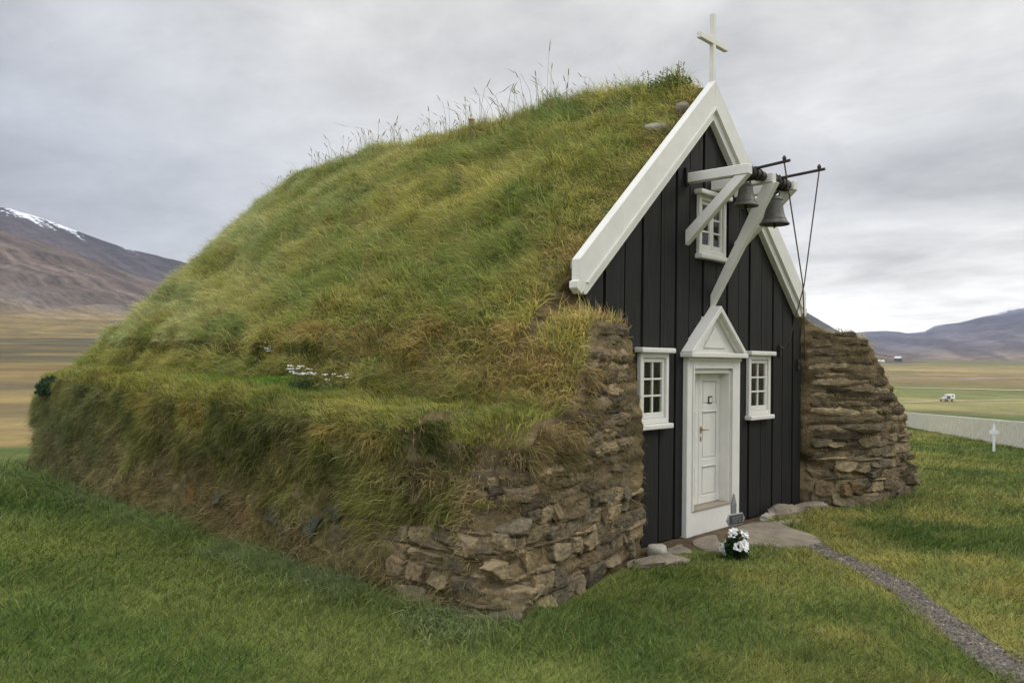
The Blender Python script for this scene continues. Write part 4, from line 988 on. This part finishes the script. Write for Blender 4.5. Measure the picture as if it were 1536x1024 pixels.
sc_ = (.006+.011*rng.random(n_)**2); th = rng.random(n_)*6.28
ov = oct_[None]*(.6+.8*rng.random((n_, 5, 1)))*sc_[:, None, None]
rx = ov[..., 0]*np.cos(th)[:, None]-ov[..., 1]*np.sin(th)[:, None]; ry = ov[..., 0]*np.sin(th)[:, None]+ov[..., 1]*np.cos(th)[:, None]
ov = np.stack([rx+gxp[:, None], ry+gyp[:, None], ov[..., 2]*.8+(ghf(gxp, gyp)+.014)[:, None]], -1)
gc = lerp(alb(62, 58, 53), alb(130, 122, 110), rng.random(n_)**1.5)
o = link('gravel', np_mesh('gravel', ov.reshape(-1, 3), [(np.arange(n_)[:, None, None]*5+of[None]).reshape(-1, 3)], np.repeat(gc, 5, 0)), M_ROCK); tag(o, kind='stuff')

# ------------------------------------------------------------------ lawn blades
def lawn():
    out_ = []
    a0, a1 = math.radians(-9), math.radians(87)
    def ring(r_0, r_1, rho):
        n_ = int(rho*(a1-a0)*(r_1**2-r_0**2)/2); r_ = np.sqrt(rng.uniform(r_0**2, r_1**2, n_)); a = rng.uniform(a0, a1, n_)
        return CAM[0]+r_*np.cos(a), CAM[1]+r_*np.sin(a), r_
    edges = [3.4, 4.5, 5.5, 6.5, 8, 10, 12.5, 16, 20, 26, 34, 46, 60]
    xs, ys, rr = [], [], []
    for e0, e1_ in zip(edges[:-1], edges[1:]):
        rm = (e0+e1_)/2; rho = 3600 if rm < 6.5 else 3600*(6.5/rm)**1.7
        x, y, r_ = ring(e0, e1_, rho); xs.append(x); ys.append(y); rr.append(r_)
    x = np.concatenate(xs); y = np.concatenate(ys); r_ = np.concatenate(rr)
    az = np.degrees(np.arctan2(y-CAM[1], x-CAM[0]))
    keep = ~((az > 55) & (r_ > 21.3))
    inch = (np.abs(x) < 4.8) & (y > -.1) & (y < 10.8)
    front_l = (x < -1.7) & (x > -4.95) & (y > -.30+(x+1.7)*.225)
    front_r = (x > 2.7) & (x < 5.05) & (y > -.7)
    keep &= ~(inch | front_l | front_r)
    keep &= (path_dist(x, y)+(fbm(x, y, o=3, s=2.5)-.5)*.25 > .115)
    # bare earth and stone at the foot of the facade
    slabm = (y > -.16-.18*fbm(x, y, o=2, s=2)) & (np.abs(x) < 2.9) 
    def inpoly(px_, py_, poly):
        c = np.zeros(len(px_), bool); j = len(poly)-1
        for i in range(len(poly)):
            xi, yi = poly[i]; xj, yj = poly[j]
            c ^= ((yi > py_) != (yj > py_)) & (px_ < (xj-xi)*(py_-yi)/(yj-yi+1e-12)+xi); j = i
        return c
    s1 = inpoly(x, y, [(.52, -.1), (1.02, -.34), (.86, -.62), (.55, -1.12), (.28, -1.30), (-.06, -1.26), (-.35, -1.10), (-.42, -.9), (-.72, -.72), (-1.15, -.66), (-1.62, -.56), (-1.75, -.44), (-1.7, -.1)])
    keep &= ~(slabm | s1)
    x, y, r_ = x[keep], y[keep], r_[keep]; n_ = len(x)
    z = ghf(x, y)-.004
    e = rng.normal(size=(n_, 3))
    wind = (fbm(x, y, o=2, s=.8)-.5)*5
    U = nrm(np.stack([e[:, 0]*.42, e[:, 1]*.42, np.ones(n_)], -1)); Ln = nrm(np.stack([e[:, 0]+np.cos(wind), e[:, 1]+np.sin(wind), np.full(n_, .25)], -1))
    # ragged, longer grass along the foot of the walls
    dw = np.maximum(np.maximum(-4.95-x, x-5.2), np.maximum(-.95-y-(x > -3.5)*0, y-10.9)); nearw = np.exp(-np.clip(dw, 0, 9)/.28)*(x < -4.2)*(y > -1.6)
    L = (.028+.048*rng.random(n_)**1.6)*(1+.45*sstep(fbm(x, y, o=3, s=1.5), .4, .7)+.5*sstep(fbm(x+4, y, o=2, s=5), .55, .75))
    L = L*(1+2.3*nearw)*np.clip(r_/9, 1, 1.7)
    wd = .0052*np.clip(r_/7, .8, 5)*(.7+.6*rng.random(n_))
    col = lawn_col(x, y)
    col = lerp(col, far_col(x, y), sstep(r_, 48, 60))
    col = lerp(col, alb(108, 126, 70), nearw*.0+.8*nearw)
    col = lerp(col, alb(66, 94, 32), .20*sstep(y-x*.6, -1, 5))
    col = col*1.22*(.34+1.40*rng.random(n_)[:, None]**1.5)
    st = rng.random(n_) < .035; col[st] = alb(150, 142, 84)*(.6+.5*rng.random((st.sum(), 1)))
    o = blades('lawn_grass', np.stack([x, y, z], -1), U, Ln, L, wd, col, None)
lawn()
# tall tufts at the foot of the left wall
def tufts():
    P = []; n_ = 13000
    y = rng.uniform(-1.0, 10.5, n_); cl_ = fbm(y*0, y, o=3, s=2.4); off = rng.gamma(1.6, .10, n_)
    k = rng.random(n_) < sstep(cl_, .25, .6); y, off = y[k], off[k]; n_ = len(y)
    x = -4.86-off+.0*y; 
    P = np.stack([x, y, ghf(x, y)-.01], -1); e = rng.normal(size=P.shape)*.3
    sw = (fbm(x, y, o=2, s=2)-.4)*2
    U = nrm(np.array([-.1, -.05, 1.0])+e*.6); Ln = nrm(np.stack([-.5+0*sw, -.5+sw, -.35+0*sw], -1)+e)
    col = lerp(alb(98, 116, 74), alb(138, 142, 100), rng.random(n_))*(.6+.6*rng.random((n_, 1)))
    L = (.12+.24*rng.random(n_))*(1-.5*np.clip(off, 0, .6))
    o = blades('foot_grass', P, U, Ln, L, .0105*(.6+.6*rng.random(n_)), col*1.2, wall_l)
tufts()

# ------------------------------------------------------------------ stems and small plants on the roof
def stems():
    cl_ = [(4.0, 26, .55, .36), (2.95, 16, .62, .3), (2.2, 6, .45, .3), (5.4, 14, .36, .4), (6.4, 16, .40, .4), (7.4, 15, .42, .35), (8.4, 12, .40, .4), (9.3, 10, .36, .4), (10.1, 8, .32, .3), (4.7, 8, .3, .4), (1.3, 5, .25, .3)]
    vs_, q_, tr_, C_ = [], [], [], []; k = 0
    for yc, n_, h, sp_ in cl_:
        for i in range(int(n_*1.7)):
            y = yc+rng.normal()*sp_*1.15; x = rng.uniform(-.75, .25); 
            if y > 10.4 or y < .8: continue
            p = roof_pt(x, y); L = 1.25*h*(.5+.75*rng.random()); b_ = np.array([rng.normal()*.06+.02, rng.normal()*.10+.09, 0])*L/.4
            side_ = nrm(np.array([[rt[0]+rng.normal()*.3, rt[1]+rng.normal()*.3, 0]]))[0]
            pts = [p-[0, 0, .02], p+b_*.25+[0, 0, L*.5], p+b_*.7+[0, 0, L*.85], p+b_+[0, 0, L*.88], p+b_*1.25+[0, 0, L*.96], p+b_*1.5+[0, 0, L*1.02]]
            ws = [.003, .0027, .0022, .008, .007, .001]
            for pt, w in zip(pts, ws): vs_ += [pt-side_*w, pt+side_*w]
            for j in range(5): q_.append([k+2*j, k+2*j+1, k+2*j+3, k+2*j+2])
            C_ += [alb(122, 112, 82)*(.7+.4*rng.random())]*12; k += 12
    o = link('seed_stems', np_mesh('seed_stems', np.array(vs_), [np.array(q_)], np.array(C_)), M_BLADE, roof); o['kind'] = 'stuff'
stems()
def long_straw():
    P, Nn = scatter(outf & roofm & (fX < .5) & (fY > .75), np.full(len(fX), 55.0)); n_ = len(P); e = rng.normal(size=P.shape)
    U = nrm(Nn*.5+np.array([0, 0, .7])+e*.35); Ln = nrm(np.array([-.2, .3, -.5])+e*.6)
    blades('dry_stalks', P, U, Ln, .22+.22*rng.random(n_), .005*(.7+.6*rng.random(n_)), lerp(alb(170, 158, 112), alb(140, 146, 92), rng.random(n_))*(.9+.7*rng.random((n_, 1))), roof, split=.6)
long_straw()
M_LEAF = blade_mat("leaf_green", .3)
M_PETAL = simple("white_petals", (0.72, 0.72, 0.68), (0.85, 0.85, 0.8), 20, .6)
M_YEL = simple("yellow_petals", (0.75, 0.6, 0.03), (0.8, 0.65, 0.05), 20, .6)
def leafy(c, n_, rad, h, cols_, size, name, parent, up_=.4):
    """cloud of little leaves on short stems, each leaf a folded quad"""
    a = rng.normal(size=(n_, 3)); a = nrm(a)*(rng.random(n_)**.45)[:, None]*np.array([rad[0], rad[1], h]); a[:, 2] = np.abs(a[:, 2])
    P = c+a; U = nrm(a/np.array([rad[0], rad[1], h])+rng.normal(size=(n_, 3))*.6+np.array([0, 0, up_])); Sd = nrm(np.cross(U, rng.normal(size=(n_, 3))))
    s = size*(.6+.8*rng.random(n_))[:, None]
    vv = np.stack([P, P+U*s*.5+Sd*s*.3, P+U*s, P+U*s*.5-Sd*s*.3], 1)
    col = lerp(np.array(cols_[0]), np.array(cols_[1]), rng.random(n_))
    return link(name, np_mesh(name, vv.reshape(-1, 3), [np.arange(n_*4).reshape(n_, 4)], np.repeat(col, 4, 0)), M_LEAF, parent)
def plant(name, pos, lab, cat, n_, rad, h, cols_, size, flowers=0, fz=.0, fmat=None, fsz=.02, grp=None):
    t = empty(name, tuple(pos)); tag(t, lab, cat, grp)
    leafy(np.zeros(3), n_, rad, h, cols_, size, 'leaves', t)
    if flowers:
        m = MB()
        for i in range(flowers):
            f = MB()
            a = rng.random()*6.28; r_ = rad[0]*rng.random()**.5; q = np.array([r_*math.cos(a), r_*math.sin(a)*rad[1]/rad[0], h*.8+fz*(.5+.7*rng.random())])
            m.tube([(q[0]*.4, q[1]*.4, 0), tuple(q)], .003, 4)
            for k in range(7):
                b_ = rng.random()*6.28; rr = fsz*(.3+.7*rng.random()); pc = q+[rr*math.cos(b_), rr*math.sin(b_), rng.random()*.008]
                f.lathe([(.001, .006), (fsz*.22, .004), (fsz*.28, -.002), (.001, -.004)], 6, tuple(pc))
            f.build('flower_head', fmat or M_PETAL, t)
        m.build('stems', M_STEM, t)
    return t
M_STEM = simple("plant_stem", alb(90, 100, 50), alb(110, 110, 60), 20, .8)
def side_pt(y, z): h = bvh.ray_cast(Vector((-8, y, z)), Vector((1, 0, 0)), 8); return np.array(h[0])
green = (alb(70, 108, 34), alb(112, 140, 54)); gdark = (alb(50, 70, 40), alb(84, 104, 66))
q = roof_pt(-.15, .62); plant('leafy_weed', q, "leafy green weeds with upright stalks on the ridge just behind the gable peak", "weed", 500, (.22, .34), .16, gdark, .035)
def stalks(c, n_, h, sp_, name):
    t = empty(name, tuple(c)); tag(t, "row of short bushy seed stalks against the sky beside the cross", "weed"); m = MB()
    for i in range(n_):
        p = np.array([rng.uniform(-.1, .1), rng.uniform(-sp_, sp_), 0]); L = h*(.6+.5*rng.random())
        m.tube([tuple(p), tuple(p+[rng.normal()*.02, rng.normal()*.02, L])], .003, 4)
        for k in range(9):
            b_ = p+[rng.normal()*.016, rng.normal()*.016, L*(.45+.55*rng.random())]; m.lathe([(.001, .009), (.007, 0), (.001, -.009)], 5, tuple(b_))
    m.build('stalk', M_STEM, t)
stalks(q+[0, .05, .08], 16, .24, .36, 'seed_stalk')
p = side_pt(4.45, 2.0); plant('white_flower_plant', p+[.0, 0, 0], "white-flowering weed on the lower roof slope, left of centre", "flower", 160, (.12, .18), .12, gdark, .04, 16, .20, None, .036)
p = roof_pt(-4.0, 2.5); plant('white_flower_plant', p, "few white flowers scattered on the ledge nearer the church front", "flower", 90, (.10, .30), .08, gdark, .035, 8, .10, None, .030)
p = roof_pt(-4.05, 3.15); plant('white_flower_plant', p, "white-flowering weed at the foot of the roof bank beside the bright green patch", "flower", 200, (.12, .22), .10, gdark, .04, 18, .16, None, .040)
for yy, n__ in ((3.7, 900), (4.5, 1100), (5.3, 700)):
    p = roof_pt(-4.12, yy); plant('chickweed_patch', p-[0, 0, .03], "bright green low leafy weed patch on the wall ledge, " + {3.7: "nearest to the white flowers", 4.5: "middle and fullest of the three", 5.3: "farthest along to the left"}[yy], "weed", n__, (.20, .50), .10, green, .032)
p = side_pt(.55, 2.42); t_ = plant('dandelion', p, "small yellow-flowered stalk on the turf left of the black wall", "flower", 40, (.06, .06), .05, gdark, .05, 3, .16, M_YEL, .014)
p = side_pt(9.95, 1.50); plant('dark_bush', p+[-.02, 0, -.05], "round dark green tuft hanging at the far left corner of the wall top", "bush", 2600, (.20, .30), .26, (alb(42, 62, 40), alb(72, 92, 66)), .06)
p = roof_pt(.0, 4.55); t_ = empty('rusty_pipe_end', tuple(p)); tag(t_, "small rusty orange clay pipe end poking out of the ridge grass", "pipe")
M_RUST = simple("rusty_clay", alb(150, 80, 40), alb(170, 96, 52), 20, .8)
MB().lathe([(.028, -.1), (.032, .10), (.045, .105), (.045, .14), (.030, .14), (.028, 0)], 12).build('pipe', M_RUST, t_)
MB().lathe([(.001, .175), (.055, .165), (.055, .155), (.001, .150)], 12).build('cap', M_RUST, t_)

# ------------------------------------------------------------------ grave marker with flowers
M_GMETAL = simple("grey_painted_metal", (.22, .22, .22), (.34, .34, .33), 20, .5, .3)
M_PLAQ = simple("dark_plaque", (.025, .027, .03), (.06, .06, .065), 60, .4)
gp = (-1.02, -.86); gz_ = float(ghf(*gp)); rz = math.radians(-8)
t = empty('grave_marker', (gp[0], gp[1], gz_), rz); tag(t, "short grey pointed grave marker with a dark plaque, standing in the grass before the door", "grave marker")
m = MB(); m.prism([(-.04, -.1), (.04, -.1), (.04, .56), (0, .68), (-.04, .56)], -.012, .012); pst = m.build('post', M_GMETAL, t, bevel=.003)
MB().box(-.022, -.012, -.018, -.012, 0, .56).box(.012, .022, -.018, -.012, 0, .56).build('rib', M_GMETAL, pst)
m = MB(); m.prism([(-.17, .40), (-.12, .335), (.12, .335), (.17, .40), (.12, .465), (-.12, .465)], -.034, -.020); pf = m.build('plaque_frame', M_GMETAL, t, bevel=.004)
m = MB(); m.prism([(-.12, .352), (.115, .352), (.115, .448), (-.12, .448)], -.040, -.0345); m.build('plaque', M_PLAQ, pf)
m = MB()
for i, zz in enumerate((.425, .40, .375)):
    for a, b_ in ((-.08+.01*i, -.03), (-.02, .035-.01*i), (.045, .08)): m.box(a, b_, -.0425, -.0405, zz-.004, zz+.004)
m.build('faint_lettering', M_GMETAL, pf)
fp = (-1.16, -.97); t = empty('flower_bouquet', (fp[0], fp[1], float(ghf(*fp)))); tag(t, "bunch of white flowers with dark green leaves set in the grass before the grave marker", "flowers")
leafy(np.array([0, 0, .02]), 700, (.12, .12), .24, (alb(30, 48, 28), alb(58, 82, 42)), .05, 'leaves', t)
m = MB(); m.tube([(0, 0, -.02), (0, 0, .1)], [.05, .07], 10); m.build('pot', M_IRON, t)
for i in range(19):
    a = rng.random()*6.28; r_ = .15*(.5+.5*rng.random()); c = np.array([r_*math.cos(a), r_*math.sin(a), .07+.26*rng.random()]); c[:2] *= 1.0 if c[2] < .24 else .7
    m = MB()
    for k in range(9):
        b_ = k*2.4; pr = .030*(.4+.6*(k/9)); od = c-np.array([0, 0, .12]); od /= np.linalg.norm(od); e1_ = np.cross(od, (.1, .2, 1)); e1_ /= np.linalg.norm(e1_); e2_ = np.cross(od, e1_); q = c+e1_*pr*math.cos(b_)+e2_*pr*math.sin(b_)+od*.012*(1-k/9); d_ = e1_*math.cos(b_)+e2_*math.sin(b_)+od*(.8-.06*k); d_ /= np.linalg.norm(d_); s_ = np.cross(d_, od); s_ /= np.linalg.norm(s_)
        m.add([q-s_*.009, q+d_*.022-s_*.022, q+d_*.040, q+d_*.022+s_*.022, q+s_*.009, q+d_*.018+np.array([0, 0, .012])], [(0, 1, 5), (1, 2, 5), (2, 3, 5), (3, 4, 5), (4, 0, 5)])
    m.build('blossom', M_PETAL, t)

# ------------------------------------------------------------------ churchyard wall, white cross
wp = [(16.5, -3.4), (20.6, -.4), (24.7, 1.75), (34, 6.4), (45, 11.9), (70, 24.5)]
m = MB(); hh = .97
for a, b_ in zip(wp[:-1], wp[1:]):
    n_ = max(1, int(math.dist(a, b_)/2.0))
    for k in range(n_):
        p0 = np.array(a)+(np.array(b_)-a)*k/n_; p1 = np.array(a)+(np.array(b_)-a)*(k+1)/n_; dd = (p1-p0)/np.linalg.norm(p1-p0); nn = np.array([-dd[1], dd[0]])*.14
        z0 = float(ghf(*p0)); z1 = float(ghf(*p1))
        m.add([(*(p0-nn), z0-.4), (*(p1-nn), z1-.4), (*(p1+nn), z1-.4), (*(p0+nn), z0-.4), (*(p0-nn), z0+hh), (*(p1-nn), z1+hh), (*(p1+nn), z1+hh), (*(p0+nn), z0+hh)],
              [(0, 1, 5, 4), (2, 3, 7, 6), (4, 5, 6, 7)]+([(3, 0, 4, 7)] if k == 0 and a == wp[0] else []))
cw = m.build('churchyard_wall', M_WALLC); tag(cw, "long low pale concrete wall bounding the churchyard lawn", "wall")
gx_, gy_ = 23.2, 2.05
az = math.radians(13.37); dcr = 29.5; gx_, gy_ = CAM[0]+dcr*math.cos(az), CAM[1]+dcr*math.sin(az); gz_ = float(ghf(gx_, gy_))
t = empty('white_grave_cross', (gx_, gy_, gz_), math.radians(-70)); tag(t, "thin white wooden grave cross standing before the concrete wall", "grave cross")
M_PW = simple("white_cross_paint", (.62, .64, .64), (.74, .75, .74), 10, .5)
m = MB(); m.prism([(-.035, -.2), (.035, -.2), (.035, .84), (0, .95), (-.035, .84)], -.02, .02); m.build('post', M_PW, t, bevel=.004)
m = MB(); m.prism([(-.15, .66), (-.09, .60), (.09, .60), (.15, .66), (.09, .72), (.04, .76), (-.04, .76), (-.09, .72)], -.045, -.026); m.build('name_board', M_PW, t, bevel=.004)

# ------------------------------------------------------------------ pickup with camper box
vx, vy = 279.5, 76.6
t = empty('camper_pickup', (vx, vy, float(ghf(vx, vy))+.14), math.radians(-20)+math.pi); tag(t, "pickup truck with dark cab windows and a white camper box, driving on the farm track", "pickup truck")
M_CARP = simple("silver_car_paint", (.34, .34, .33), (.40, .40, .39), 3, .3, .3); M_CARD = simple("dark_car_glass", (.01, .012, .015), (.02, .02, .025), 3, .1)
M_TYRE = simple("tyre_rubber", (.012, .012, .012), (.03, .03, .03), 10, .9); M_CAMP = simple("white_camper_shell", (.7, .7, .68), (.78, .78, .76), 3, .4)
def yprism(poly, y0, y1): return MB().prism(poly, y0, y1)
# vehicle points along +x (front)
yprism([(-.5, .45), (2.55, .45), (2.6, .75), (2.5, .95), (1.45, 1.05), (.95, 1.5), (-.4, 1.55), (-.5, 1.0)], -.85, .85).build('body', M_CARP, t, bevel=.06, seg=2)
yprism([(-.35, 1.02), (1.32, 1.04), (.92, 1.44), (-.33, 1.48)], -.865, .865).build('side_windows', M_CARD, t)
yprism([(-2.6, .75), (-.52, .75), (-.52, 1.6), (-.2, 1.65), (-.15, 2.2), (-2.6, 2.25)], -1.0, 1.0).build('camper_box', M_CAMP, t, bevel=.05, seg=2)
MB().box(-1.7, -1.1, -1.01, 1.01, 1.5, 1.85).build('camper_window', M_CARD, t)
for wx in (1.75, -1.35):
    for wy in (-.82, .82):
        m = MB(); m.tube([(wx, wy-.11, .36), (wx, wy+.11, .36)], .36, 16); w_o = m.build('wheel', M_TYRE, t)
        m = MB(); m.tube([(wx, wy-.12, .36), (wx, wy+.12, .36)], .19, 12); m.build('rim', M_CARP, w_o)

# ------------------------------------------------------------------ the air of the valley
hz = MB().box(-9900, 9900, -9900, 9900, -75, 2400).build('haze', None); tag(hz, kind='stuff')
hm = bpy.data.materials.new("haze_air"); hm.use_nodes = True; t_ = hm.node_tree; t_.nodes.clear()
ho = t_.nodes.new('ShaderNodeOutputMaterial'); hv = t_.nodes.new('ShaderNodeVolumePrincipled'); t_.links.new(hv.outputs[0], ho.inputs['Volume'])
hv.inputs['Color'].default_value = (.62, .70, .86, 1); hv.inputs['Density'].default_value = 4.5e-5; hv.inputs['Anisotropy'].default_value = 0.2
hz.data.materials.append(hm)
